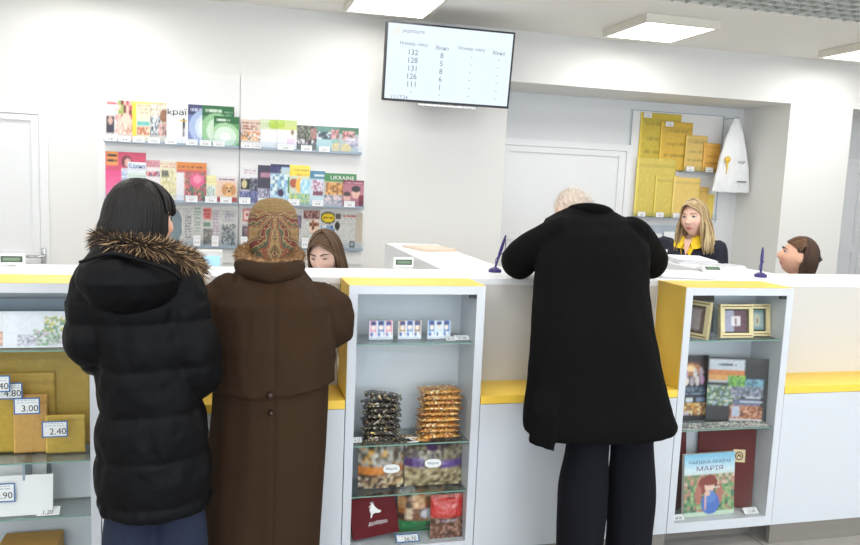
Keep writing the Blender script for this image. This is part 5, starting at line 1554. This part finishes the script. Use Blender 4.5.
# card reader screen near the black coat woman
t = thing('computer_monitor', 'small white monitor with a blue screen between the two women', 'monitor', (-.10, 3.62, .78))
bm = new(); box(bm, -.175, -.03, 3.58, 3.61, 1.10, 1.252, .004); obj('housing', bm, M['device'], t)
bm = new(); box(bm, -.163, -.042, 3.5775, 3.5805, 1.112, 1.226); obj('screen', bm, mat('blue_screen', C(150, 196, 226), .3, emit=((.42, .68, .86, 1), .6), noise_amt=.02), t, label='pale blue lit screen')
bm = new(); cyl(bm, (-.10, 3.595, .755), (-.10, 3.595, 1.11), .018); box(bm, -.19, -.01, 3.56, 3.655, .752, .764, .002); obj('stand', bm, M['device'], t)
t2 = thing('clerk_desk', 'white clerk desk under the worktop behind the counter', 'desk', (0.1, 3.6, 0))
obj('desktop', B(-1.6, .93, 3.40, 3.66, .725, .75, .002), M['white'], t2)
for q in (-1.58, .90): obj('side_panel', B(q, q + .02, 3.41, 3.65, 0, .724), M['white'], t2)
# leaflet holder on the niche wall
t = thing('leaflet_holder', 'clear leaflet holder with white leaflets on the niche wall, left of the blonde clerk', 'holder', (4.1, 6.6, 1.0))
bm = new(); box(bm, 3.93, 4.36, 6.60, 6.603, .98, 1.16); box(bm, 3.93, 4.36, 6.603, 6.657, .976, .98); obj('pocket', bm, M['acrylic'], t)
bm = new(); box(bm, 3.93, 4.36, 6.652, 6.657, .985, 1.27); obj('back_plate', bm, M['acrylic'], t)
for k in range(3): tag(obj('leaflet', B(3.95 + k * .138, 4.065 + k * .138, 6.615, 6.622, .982, 1.19 + .02 * (k % 2)), M['paper']), 'white leaflet standing in the clear holder in the niche', 'leaflet', 'leaflets in the holder')

# ================================================================== middle cabinet: sweets
YS = 2.93
SZ = [.969, .561, .353, .140]
def souvenir(label, x0, x1, cols, seed):
    """small standing picture block: three little figures on a base"""
    a = Art(30, 24, (226, 230, 238)); w, h = x1 - x0, .075
    for k, c in enumerate(cols):
        u = .18 + .32 * k
        a.r(u - .13, .2, u + .13, .98, c).e(u, .66, .09, .16, (236, 222, 214)).e(u, .86, .12, .12, (50, 66, 130)).r(u - .1, .06, u + .1, .42, (226, 232, 240)).r(u - .1, .18, u - .02, .36, (70, 110, 180))
    a.r(0, 0, 1, .12, (196, 206, 222)).noise(8, seed)
    bm = sheet_bm(a, w, h, .016, (206, 212, 222)); bm.transform(place(x0, YS, SZ[0] + .0008, 0, -.08))
    return tag(obj('souvenir_magnet', bm, M['print']), label, 'souvenir', 'souvenir magnets on the top shelf')
souvenir('little standing souvenir picture with pink figures, first on the top shelf', .537, .633, [(226, 150, 190), (110, 130, 190), (230, 140, 170)], 1)
souvenir('little standing souvenir picture with brown figures, second on the top shelf', .655, .750, [(176, 136, 90), (120, 140, 200), (150, 110, 80)], 2)
souvenir('little standing souvenir picture with blue figures, third on the top shelf', .776, .872, [(90, 140, 200), (200, 220, 236), (70, 120, 190)], 3)
price_tag('flat white price tag lying at the right end of the top shelf of sweets', .925, YS - .02, SZ[0] + .001, .06, .03, '31.00', rx=-1.1, fsize=.4)
price_tag('flat white price tag leaning before the third souvenir picture', .868, YS - .03, SZ[0] + .001, .04, .022, '28.00', rx=-1.0, fsize=.4)

def bar_bm(w, d, h, dark, seed):
    """flow-wrapped bar: pillow body with crimped flat ends"""
    rg = random.Random(seed)
    bm = new(); lay = bm.loops.layers.float_color.new('Col')
    N, Mm = 22, 16
    pal = [(52, 42, 34), (34, 28, 24), (96, 84, 70), (150, 140, 126), (206, 178, 110), (236, 230, 220)] if dark else [(186, 128, 56), (214, 160, 80), (150, 92, 36), (236, 206, 140), (200, 96, 50), (250, 236, 200)]
    wts = [9, 7, 3, 1.4, 1.2, .8] if dark else [8, 7, 4, 3, 1.2, 1.2]
    rows = []
    for i in range(N + 1):
        u = i / N; e = min(u, 1 - u)
        k = 0.16 if e < .06 else min(1, .16 + (e - .06) / .12)
        row = []
        for j in range(Mm):
            t = 2 * PI * j / Mm
            jag = rg.uniform(-.0022, .0022)
            y = d / 2 * math.copysign(abs(math.cos(t)) ** .7, math.cos(t)) * (1 if k > .5 else 1.03)
            z = h / 2 * k * math.copysign(abs(math.sin(t)) ** .8, math.sin(t)) + (.0012 * math.sin(i * 2.9) if k < .5 else 0)
            row.append(bm.verts.new(((u - .5) * w + (jag if e < .01 else 0), y + jag * .6, z + h / 2 + jag * .4)))
        rows.append(row)
    fs = []
    for i in range(N):
        for j in range(Mm): fs.append(bm.faces.new((rows[i][j], rows[i][(j + 1) % Mm], rows[i + 1][(j + 1) % Mm], rows[i + 1][j])))
    fs.append(bm.faces.new(list(reversed(rows[0])))); fs.append(bm.faces.new(rows[-1]))
    for f in fs:
        c = rg.choices(pal, wts)[0]; c = tuple(lin(v) for v in c) + (1,)
        for l in f.loops: l[lay] = c
    return bm
ordn = ['bottom', 'second', 'third', 'fourth', 'fifth', 'sixth', 'seventh', 'eighth', 'ninth', 'tenth']
def bar_stack(cx, cy, w, d, h, n, dark, word, seed):
    rg = random.Random(seed); meshes = []
    for q in range(3):
        me = tomesh('wrapped_bar', bar_bm(w, d, h, dark, seed + q), True); me.materials.append(M['foil']); meshes.append(me)
    z = SZ[1] + .0012
    for k in range(n):
        o = bpy.data.objects.new('wrapped_bar', meshes[k % 3]); COL.objects.link(o)
        o.location = (cx + rg.uniform(-.006, .006), cy + rg.uniform(-.006, .006), z)
        o.rotation_euler = (0, 0, rg.uniform(-.12, .12) + (PI if k % 2 else 0))
        if dark and k == n - 1: o.rotation_euler = (0, .10, -.15); o.location.z += .006
        pos = 'topmost' if k == n - 1 else ordn[k] + (' from the bottom' if k else '')
        tag(o, '%s wrapped bar, %s of its stack on the glass shelf' % (word, pos), 'snack bar', 'wrapped bars in the %s stack' % word.split()[0])
        z += h * .985
bar_stack(.596, 2.935, .148, .085, .0235, 8, True, 'dark brown', 100)
bar_stack(.842, 2.935, .172, .09, .0235, 9, False, 'golden', 200)
bm = bar_bm(.13, .05, .012, False, 300); bm.transform(place(.730, 2.895, SZ[1] + .002, -.35)); tag(obj('loose_bar', bm, M['foil'], None, True), 'loose golden bar lying flat between the two stacks of bars', 'snack bar')
bm = bar_bm(.07, .05, .012, True, 301); bm.transform(place(.678, 2.880, SZ[1] + .002, .2)); tag(obj('loose_bar', bm, M['foil'], None, True), 'loose dark bar lying flat at the foot of the dark stack', 'snack bar')
price_tag('white price tag lying at the foot of the golden stack of bars', .718, 2.872, SZ[1] + .001, .05, .026, '4.60', rx=-1.0, fsize=.4)
price_tag('white price tag lying left of the dark stack of bars', .500, 2.90, SZ[1] + .001, .035, .024, '4.20', rx=-.9, fsize=.4)

def pillow_bag(label, x0, x1, z0, z1, art, y=2.93, d=.05, rz=0.0, rx=-.14, ry=0.0, badge=None, name='gingerbread_bag'):
    w, h = x1 - x0, z1 - z0
    t = thing(name, label, 'sweets', ((x0 + x1) / 2, y, z0), 'bags of gingerbread')
    mt = Matrix.Translation(((x0 + x1) / 2, y, z0)) @ Matrix.Rotation(rz, 4, 'Z') @ Matrix.Rotation(ry, 4, 'Y') @ Matrix.Rotation(rx, 4, 'X') @ Matrix.Translation((-w / 2, 0, 0))
    rg = np.random.RandomState(abs(int(x0 * 999)))
    wob = rg.randn(art.h + 1, art.w + 1) * .0018
    def cv(u, v):
        i, j = int(round(v * art.h)), int(round(u * art.w))
        return -d * max(0, math.sin(PI * min(1, max(0, (u - .04) / .92))) * math.sin(PI * min(1, max(0, (v - .05) / .88)))) ** .55 + wob[i, j]
    bm = sheet_bm(art, w, h, .006, (190, 176, 160), cv); bm.transform(mt)
    body = obj('bag', bm, M['bagfilm'], t, True)
    if badge:
        u, v, s = badge
        q = mt @ Matrix.Translation((u * w, cv(u, v) - .009, v * h))
        bm = new(); ring_loft(bm, [(Vector((0, 0, 0)), Vector((.034, 0, 0)), Vector((0, 0, .017)), 2.6), (Vector((0, .006, 0)), Vector((.034, 0, 0)), Vector((0, 0, .017)), 2.6)], 24); bm.transform(q)
        bl = obj('label_patch', bm, M['paper'], t, label='white oval label')
        lettering(s, q @ Matrix.Translation((0, -.0006, .001)), .046, .012, M['ink'], bl)
    return t
choc = [(58, 38, 28), (92, 60, 40), (176, 146, 110), (206, 190, 166), (40, 28, 22)]
a = Art(30, 30, (110, 90, 70)).blot(0, .5, 1, 1, [(170, 166, 156), (110, 96, 80), (206, 150, 60), (70, 60, 52), (190, 186, 176)], 1).blot(0, 0, 1, .38, choc, 2).r(0, .33, .52, .5, (214, 128, 44)).r(.8, .38, 1, .5, (190, 108, 50)).blot(.45, .05, 1, .3, [(206, 176, 130), (226, 206, 170), (110, 70, 44)], 3).noise(12, 4)
pillow_bag('bag of gingerbread with an orange band and white oval label', .512, .700, SZ[2] + .001, .545, a, badge=(.68, .46, 'Медові'))
a = Art(34, 30, (110, 96, 76)).blot(0, .6, 1, 1, [(120, 112, 92), (70, 56, 70), (160, 150, 126), (92, 84, 64)], 5).e(.45, .85, .10, .1, (80, 44, 100)).blot(0, 0, 1, .42, [(150, 130, 92), (176, 160, 120), (206, 196, 160), (92, 66, 44)], 6).r(0, .44, .28, .62, (84, 54, 126)).r(.6, .40, 1, .58, (98, 68, 142)).noise(12, 7)
pillow_bag('bag of gingerbread with a purple band and white oval label', .706, .950, SZ[2] + .001, .545, a, badge=(.44, .53, 'Медові'))
a = Art(30, 34, (120, 84, 56)).blot(0, .28, 1, 1, [(176, 110, 60), (120, 70, 40), (206, 160, 110), (74, 48, 34), (220, 196, 166)], 8, 4).e(.58, .42, .16, .1, (206, 206, 214)).r(0, 0, 1, .26, (44, 130, 76)).t(.6, .27, .95, .33, (226, 236, 226), 1, 9, .8).e(.66, .14, .09, .05, (90, 60, 40)).noise(12, 10)
pillow_bag('brown bag of gingerbread with a green base on the bottom shelf', .692, .895, SZ[3] + .0008, .340, a, y=2.965, badge=(.18, .90, 'Медові'))
a = Art(28, 34, (90, 50, 36)).blot(0, 0, 1, .5, [(96, 56, 40), (120, 70, 50), (70, 40, 30), (170, 130, 110)], 11).r(0, .5, 1, .92, (196, 40, 34)).blot(0, .92, 1, 1, [(150, 60, 50), (190, 60, 50)], 12).t(.3, .68, .85, .78, (226, 150, 140), 1, 13, .6).t(.2, .42, .8, .5, (190, 180, 196), 1, 14, .7).noise(12, 15)
pillow_bag('bag of gingerbread with a bright red top in the right corner of the bottom shelf', .815, .952, SZ[3] + .0008, .322, a, y=2.884, d=.022, rx=-.10)
# burgundy gift box with a white bird
t = thing('gift_box', 'burgundy gift box with a white bird, tilted in the corner of the bottom shelf', 'box', (.585, 2.93, SZ[3]))
mt = Matrix.Translation((.578, 2.905, SZ[3] + .022)) @ Matrix.Rotation(-.03, 4, 'Y') @ Matrix.Rotation(-.22, 4, 'X') @ Matrix.Rotation(-.10, 4, 'Y')
m_bur = mat('burgundy_card', C(96, 14, 24), .6, spec=.15, noise_amt=.12, noise_scale=12)
bm = new(); box(bm, -.096, .096, 0, .045, 0, .160, .002); bm.transform(mt); bx = obj('box', bm, m_bur, t)
bm = new()
q = new(); ball(q, Vector((0, -.001, .105)), .022, .003, .020, 18, 12); ball(q, Vector((-.002, -.001, .126)), .012, .003, .012, 14, 10); tube(q, [(.012, -.001, .10), (.034, -.001, .092), (.042, -.001, .096)], [.013, .008, .002], n=8, flat=1); tube(q, [(-.014, -.001, .128), (-.025, -.001, .125)], [.004, .001], n=4); tube(q, [(-.008, -.001, .09), (-.018, -.001, .066)], [.007, .003], n=5)
for k in (-1, 0, 1): tube(q, [(-.002 + k * .004, -.001, .136), (-.004 + k * .009, -.001, .150)], [.0025, .0012], n=4)
for v in q.verts: v.co = Vector((v.co.x * .72, -.001 + (v.co.y + .001) * .15, .105 + (v.co.z - .105) * .72))
merge(bm, q, 0, mt); obj('bird_emblem', bm, M['ink_white'], bx, True, 'white bird emblem')
lettering('добро', mt @ Matrix.Translation((.012, -.0008, .052)), .078, .020, M['paper'], bx)
price_tag('blue bordered price tag lying on the bottom of the sweets cabinet', .716, 2.872, SZ[3] + .0012, .095, .036, '56.70', rx=-.9, frame=True, fsize=.45)

# ================================================================== right cabinet: souvenirs and books
RZ = [.965, .561, .140]
def picture_frame(label, x, y, w, h, rz, art, rx=-.16, matc=(40, 46, 44), bw=.022):
    t = thing('framed_picture', label, 'picture', (x, y, RZ[0]), 'small framed pictures')
    mt = place(x, y, RZ[0] + .0012, rz, rx)
    bm = new()
    for q in ((-w / 2, w / 2, 0, bw), (-w / 2, w / 2, h - bw, h), (-w / 2, -w / 2 + bw, bw, h - bw), (w / 2 - bw, w / 2, bw, h - bw)):
        box(bm, q[0], q[1], -.012, .010, q[2], q[3], .003)
    bm.transform(mt); obj('frame', bm, M['gold'], t, label='gold frame')
    bm = new()
    b2 = bw * .72
    for q in ((-w / 2 + bw * .35, w / 2 - bw * .35, bw * .35, bw * .55), (-w / 2 + bw * .35, w / 2 - bw * .35, h - bw * .55, h - bw * .35)): box(bm, q[0], q[1], -.0128, -.011, q[2], q[3])
    bm.transform(mt); obj('frame_groove', bm, mat('groove_brown', C(120, 92, 52), .5, noise_amt=.1), t)
    bm = new(); box(bm, -w / 2 + bw * .7, w / 2 - bw * .7, .0, .006, bw * .7, h - bw * .7); bm.transform(mt); obj('mount', bm, mat('dark_mount', C(*matc), .5, noise_amt=.1), t)
    iw, ih = w - 2 * bw - .012, h - 2 * bw - .012
    bm = sheet_bm(art, iw, ih, .001); bm.transform(mt @ Matrix.Translation((-iw / 2, -.0014, h / 2 - ih / 2))); obj('picture', bm, M['print'], t)
    bm = new(); box(bm, -.012, .012, .010, .014, h * .2, h * .8); bm.transform(mt @ Matrix.Translation((0, .0, 0))); obj('easel_back', bm, M['dark'], t)
a = Art(24, 22, (84, 40, 56)).r(0, 0, .42, 1, (150, 150, 176)).r(.30, .28, .70, .74, (214, 208, 214)).r(.44, .34, .56, .64, (120, 60, 60)).noise(7, 1)
picture_frame('gold framed picture with a burgundy panel in the middle of the top shelf', 2.192, 2.900, .166, .150, -.03, a)
a = Art(24, 22, (110, 136, 140)).r(.1, .12, .9, .85, (150, 170, 172)).e(.5, .5, .22, .3, (190, 186, 160)).r(.44, .3, .56, .6, (90, 80, 70)).noise(7, 2)
picture_frame('gold framed grey green picture at the right of the top shelf', 2.331, 2.935, .124, .146, -.03, a)
a = Art(20, 22, (120, 100, 92)).r(.2, .1, .8, .9, (160, 150, 150)).noise(8, 3)
picture_frame('gold framed picture turned sideways at the left of the top shelf', 1.990, 2.925, .14, .165, -1.05, a, -.1)
a = Art(26, 26, (120, 128, 146)).r(.0, .85, 1, 1, (70, 56, 50)).r(.3, .2, .8, .75, (160, 170, 190)).r(.45, .3, .6, .65, (176, 120, 130)).noise(7, 4)
bm = sheet_bm(a, .18, .17, .012, (80, 70, 60)); bm.transform(place(1.985, 3.02, RZ[0] + .001, .1, -.08)); tag(obj('glass_plaque', bm, M['print']), 'bluish glass plaque with a dark top standing behind the sideways frame', 'plaque')
bm = new(); box(bm, 2.315, 2.385, 2.885, 2.91, RZ[0] + .001, RZ[0] + .006); tag(obj('card_holder', bm, M['acrylic']), 'clear plastic tag holder at the right end of the top souvenir shelf', 'holder')

# black boards of postcards
def postcard_board(label, mt, w, h, art):
    bm = sheet_bm(art, w, h, .006, (24, 24, 26)); bm.transform(mt)
    return tag(obj('postcard_board', bm, M['print']), label, 'souvenir', 'black boards of postcards')
a = Art(44, 60, (26, 26, 30))
a.blot(.1, .56, .95, .92, [(58, 34, 30), (84, 50, 40), (40, 26, 26)], 1).e(.52, .78, .28, .10, (170, 110, 70)).e(.52, .80, .12, .05, (240, 206, 150))
for k, (u, v) in enumerate(((.18, .62), (.30, .60), (.42, .61), (.56, .60), (.70, .61), (.83, .62), (.24, .74), (.80, .74), (.64, .72), (.40, .72))): a.e(u, v, .055, .075, [(206, 196, 196), (196, 150, 190), (220, 210, 200), (176, 160, 170)][k % 4])
a.r(.08, .38, .95, .53, (34, 48, 66)).t(.12, .40, .92, .52, (130, 150, 176), 3, 2, .6).r(.08, .36, .95, .37, (206, 210, 216)).r(.1, .28, .35, .35, (90, 120, 170)).r(.42, .28, .6, .35, (196, 206, 214)).r(.68, .28, .92, .35, (110, 130, 160)).blot(.1, .08, .95, .27, [(206, 150, 60), (170, 110, 60), (230, 206, 150), (110, 90, 66)], 3).r(.08, .08, .5, .14, (196, 180, 196)).noise(8, 5)
postcard_board('black board of postcards with a group of figures, left on the middle shelf', place(1.950, 2.990, RZ[1] + .001, .0, -.10), .200, .300, a)
a = Art(56, 62, (24, 24, 28))
a.r(.02, .62, .60, .97, (170, 176, 186)).r(.02, .80, .60, .97, (190, 196, 206)).t(.15, .86, .5, .93, (60, 70, 84), 1, 6, .8).r(.02, .70, .60, .80, (196, 120, 60)).r(.02, .64, .32, .72, (206, 150, 80))
a.blot(.34, .50, .62, .72, [(90, 150, 60), (130, 180, 70), (60, 110, 60)], 7).blot(.62, .52, .92, .68, [(90, 140, 180), (120, 170, 190), (70, 110, 120)], 8)
a.blot(.0, .26, .55, .56, [(90, 120, 90), (150, 170, 190), (70, 90, 70), (190, 190, 160)], 9).blot(.40, .40, .92, .56, [(110, 120, 140), (150, 150, 170), (80, 90, 100)], 10).r(.64, .38, .90, .40, (220, 224, 228)).r(.45, .28, .9, .37, (96, 106, 140)).r(.55, .32, .92, .335, (220, 224, 230))
a.blot(.40, .06, .92, .27, [(150, 80, 50), (176, 110, 70), (100, 60, 44), (196, 150, 120)], 11).r(.42, .10, .56, .26, (176, 186, 206)).r(.4, .04, .92, .06, (214, 216, 220)).noise(8, 12)
postcard_board('wide black board of landscape postcards leaning right on the middle shelf', place(2.122, 2.965, RZ[1] + .001, -.26, -.09), .276, .300, a)
for k in range(5):
    a = Art(22, 14, (150, 152, 150)).blot(.05, .1, .95, .9, [(110, 116, 112), (176, 176, 170), (84, 92, 90), (206, 206, 200)], 20 + k).noise(9, k)
    bm = sheet_bm(a, .088, .045, .002); bm.transform(place(1.945 + k * .088, 2.868, RZ[1] + .0015, 0, -1.25)); tag(obj('photo_card', bm, M['print']), 'flat grey photo card before the black boards, %s from the left' % ['first', 'second', 'third', 'fourth', 'last'][k], 'card', 'photo cards lying on the middle shelf')
# picture book
a = Art(64, 72, (150, 196, 222)); a.g(0, .72, 1, 1, (214, 232, 240), (120, 186, 220)).r(0, .60, 1, .72, (206, 222, 228))
a.blot(0, .05, 1, .62, [(84, 130, 90), (110, 156, 104), (66, 106, 80), (150, 170, 120), (170, 130, 110)], 31, 4).blot(0, .5, 1, .66, [(190, 140, 120), (206, 180, 160), (120, 140, 100)], 32, 4).r(0, 0, 1, .07, (190, 210, 190))
a.e(.50, .52, .16, .14, (126, 50, 40)).e(.36, .48, .08, .14, (136, 56, 44)).e(.50, .47, .10, .09, (232, 196, 176)).e(.50, .55, .14, .07, (130, 52, 42)).e(.28, .34, .07, .16, (176, 110, 96)).e(.70, .34, .07, .16, (176, 110, 96)).e(.52, .20, .18, .18, (70, 110, 190)).e(.52, .30, .11, .1, (90, 130, 200)).r(.40, .10, .44, .36, (226, 180, 166)).e(.46, .36, .06, .04, (230, 186, 170)).r(.56, .44, .70, .46, (236, 236, 230)).noise(5, 33)
mt = place(1.996, 2.888, RZ[2] + .001, .03, -.10)
bm = sheet_bm(a, .268, .286, .018, (225, 222, 214)); bm.transform(mt)
bk = tag(obj('picture_book', bm, M['print']), 'blue picture book with a red haired girl among green bushes', 'book')
lettering('ЧАРІВНА КРАЇНА', mt @ Matrix.Translation((.134, -.0008, .250)), .225, .020, mat('title_blue', C(50, 84, 140), .5, noise_amt=.03), bk, 'title_lettering')
lettering('МАРІЯ', mt @ Matrix.Translation((.134, -.0008, .218)), .14, .021, mat('title_violet', C(110, 80, 130), .5, noise_amt=.03), bk, 'title_lettering')
# burgundy folders
m_fold = mat('burgundy_leatherette', C(96, 22, 26), .6, spec=.15, noise_amt=.1, noise_scale=20, bump=.2, bump_scale=200)
def folder(label, mt, w, h, emblem):
    t = thing('document_folder', label, 'folder', mt.translation)
    bm = new(); box(bm, 0, w, 0, .004, 0, h, .0015); box(bm, 0, .006, .003, .017, 0, h, .001); box(bm, 0, w, .014, .018, 0, h, .0015); bm.transform(mt); c_ = obj('cover', bm, m_fold, t)
    bm = new(); box(bm, .007, w - .006, .0045, .0135, .004, h - .004); bm.transform(mt); obj('pages', bm, M['paper'], t)
    if emblem:
        q = mt @ Matrix.Translation((w * .72, -.0006, h * .66))
        bm = new(); box(bm, -.028, .028, -.001, .001, -.030, .030, .0009); bm.transform(q); e = obj('emblem', bm, M['gold'], t, label='gold square emblem')
        bm = new(); tube(bm, [Vector((.016 * math.cos(k), -.0016, .018 * math.sin(k))) for k in np.linspace(0, 2 * PI, 13)], .0022, n=40, seg=6, roundcap=False); tube(bm, [(-.008, -.0016, -.004), (0, -.0016, .008), (.008, -.0016, -.004), (-.004, -.0016, .004)], .002, n=16, seg=6); bm.transform(q); obj('emblem_relief', bm, m_fold, e)
folder('burgundy folder with a gold emblem standing behind the picture book', place(2.148, 3.012, RZ[2] + .001, -.33, -.07), .262, .375, True)
folder('plain burgundy folder at the left of the bottom shelf, behind the picture book', place(1.930, 3.000, RZ[2] + .001, .55, -.07), .165, .37, False)
price_tag('white price tag lying at the left of the bottom shelf of books', 1.965, 2.872, RZ[2] + .0012, .055, .028, '68.00', rx=-.9, fsize=.4)
price_tag('white price tag leaning at the foot of the gold emblem folder', 2.350, 2.880, RZ[2] + .0012, .075, .030, '112.00', rx=-.8, fsize=.4)

# ================================================================== left cabinet: envelopes
LZ = [.962, .557, .352, .140]
a = Art(60, 36, (226, 232, 242)); a.r(.0, 0, .22, 1, (232, 236, 246)).blot(.45, .05, 1, .5, [(120, 160, 120), (190, 206, 196), (226, 226, 232), (90, 140, 100), (196, 180, 200)], 1).blot(.62, .45, .98, .85, [(206, 196, 90), (150, 176, 110), (226, 232, 236), (110, 150, 120)], 2).blot(.22, .05, .5, .35, [(196, 196, 214), (226, 226, 236), (160, 160, 180)], 3).noise(5, 4)
bm = sheet_bm(a, .215, .128, .003); bm.transform(place(-.762, 2.90, LZ[0] + .001, 0, -.12)); tag(obj('greeting_card', bm, M['print']), 'white envelope printed with green leaves and flowers on the top shelf', 'envelope')
a = Art(30, 36, (226, 230, 240)); a.blot(.4, .05, 1, .45, [(206, 150, 130), (226, 190, 180), (190, 160, 160)], 5).noise(5, 6)
bm = sheet_bm(a, .19, .128, .003); bm.transform(place(-.958, 2.90, LZ[0] + .001, 0, -.12)); tag(obj('greeting_card', bm, M['print']), 'white envelope with a pink corner picture cut by the left picture edge', 'envelope')
bm = new(); box(bm, -.95, -.56, 3.02, 3.035, LZ[0] + .001, LZ[0] + .158, .003); tag(obj('card_box', bm, M['rail']), 'low blue grey box standing at the back of the top envelope shelf', 'box')
Yc = [(206, 160, 54), (216, 176, 66), (222, 168, 80), (206, 164, 56)]
ys = 2.95
G4 = 'yellow envelopes in the left cabinet'
def kraft(label, x0, x1, z1, layer, col): return mailer(label, x0, x1, LZ[1] + .001, z1, layer, col, 0, 3.03, group=G4)
kraft('tallest yellow envelope filling the back of the left cabinet', -.93, -.50, .955, 0, (180, 150, 56))
kraft('yellow envelope behind the tag reading 4.80', -.94, -.62, .845, 1, (192, 158, 62))
kraft('yellow envelope at the left edge under the topmost price tag', -.945, -.745, .79, 3, (192, 160, 54))
kraft('orange yellow envelope under the tag reading 3.00', -.750, -.638, .775, 4, (202, 156, 82))
kraft('front yellow envelope under the tag reading 2.40', -.640, -.508, .700, 5, (196, 164, 66))
def ptag(label, p, q, y, s, w=.083, h=.058):
    c_ = at((p[0] + q[0]) / 2, q[1], y)
    price_tag(label, c_.x, y, c_.z, w, h, s, frame=True, fsize=.40)
ptag('blue bordered price tag cut by the left edge of the picture', (-14, 376), (8, 392), 2.905, '5.40')
ptag('blue bordered price tag reading 4.80 on the yellow envelopes', (-2, 386), (21, 399), 2.935, '4.80')
ptag('blue bordered price tag reading 3.00 on the yellow envelopes', (14, 399), (40, 414), 2.90, '3.00')
ptag('blue bordered price tag reading 2.40 on the front yellow envelope', (43, 422), (67, 437), 2.885, '2.40')
bm = new(); box(bm, 0, .31, 0, .004, 0, .145, .001); bm.transform(place(-.918, 2.885, LZ[2] + .001, 0, -.12)); tag(obj('white_envelope', bm, M['paper']), 'large white envelope standing on the lower shelf behind a price tag', 'envelope')
bm = new(); box(bm, 0, .30, 0, .004, 0, .185, .001); bm.transform(place(-.955, 2.985, LZ[2] + .001, 0, -.1)); tag(obj('white_envelope', bm, M['paper']), 'white envelope at the back of the lower shelf, left of the grey divider', 'envelope')
bm = new(); box(bm, -.640, -.490, 3.02, 3.045, LZ[2] + .001, LZ[2] + .17, .002); tag(obj('storage_box', bm, M['white_cool']), 'pale grey box at the right rear of the lower shelf', 'box')
bm = new(); box(bm, -.708, -.700, 2.90, 3.05, LZ[2] + .001, LZ[1] - .0065); tag(obj('shelf_divider', bm, M['rail']), 'thin grey upright divider on the lower shelf of envelopes', 'divider')
price_tag('large blue bordered price tag on the big white envelope', -.785, 2.875, .412, .115, .068, '20.90', frame=True, fsize=.34)
price_tag('small white price tag lying at the right of the lower shelf of envelopes', -.622, 2.872, LZ[2] + .0012, .075, .034, '1.20', rx=-.9, fsize=.45)
bm = new(); box(bm, -.80, -.60, 2.90, 3.03, LZ[3] + .001, LZ[3] + .085, .004); tag(obj('cardboard_box', bm, mat('cardboard', C(196, 150, 70), .7, noise_amt=.08)), 'yellow brown cardboard box at the bottom of the left cabinet', 'box')

# settle everything inside the cabinets on its shelf, clear of the back panel
CABS = [(-.987, -.44, LZ), (.44, .985, SZ), (1.889, 2.432, RZ)]
def tree_(o):
    out = [o]
    for c_ in o.children: out += tree_(c_)
    return out
def bounds(o):
    lo, hi = Vector((9e9,) * 3), Vector((-9e9,) * 3)
    for q in tree_(o):
        if q.type != 'MESH': continue
        mw = q.matrix_world
        for v in q.data.vertices:
            w = mw @ v.co
            for k in range(3): lo[k] = min(lo[k], w[k]); hi[k] = max(hi[k], w[k])
    return lo, hi
bpy.context.view_layer.update()
for o in list(SC.objects):
    if o.parent or o.get('kind') or o.get('category') in (None, 'cabinet', 'counter', 'worktop', 'person'): continue
    if not (2.82 < o.location.y < 3.08): continue
    if o.get('category') == 'snack bar' and o.name.startswith('wrapped'): continue
    if o.get('category') == 'price tag' and o.name.startswith('price_tag') and 'yellow envelope' in o['label']: continue
    if o.get('category') == 'price tag' and ('cut by' in o['label'] or 'big white' in o['label']): continue
    for x0, x1, zs in CABS:
        if x0 < o.location.x < x1:
            lo, hi = bounds(o)
            z = max([q for q in zs if q < lo.z + .05], default=None)
            if z is None: continue
            d = Vector((0, 0, z + .0008 - lo.z))
            if hi.y > 3.052: d.y = 3.052 - hi.y
            if lo.x < x0 + .036: d.x = x0 + .036 - lo.x
            if hi.x > x1 - .036: d.x = x1 - .036 - hi.x
            if lo.y + d.y < YC + .010: d.y = YC + .010 - lo.y
            o.location = Vector(o.location) + d
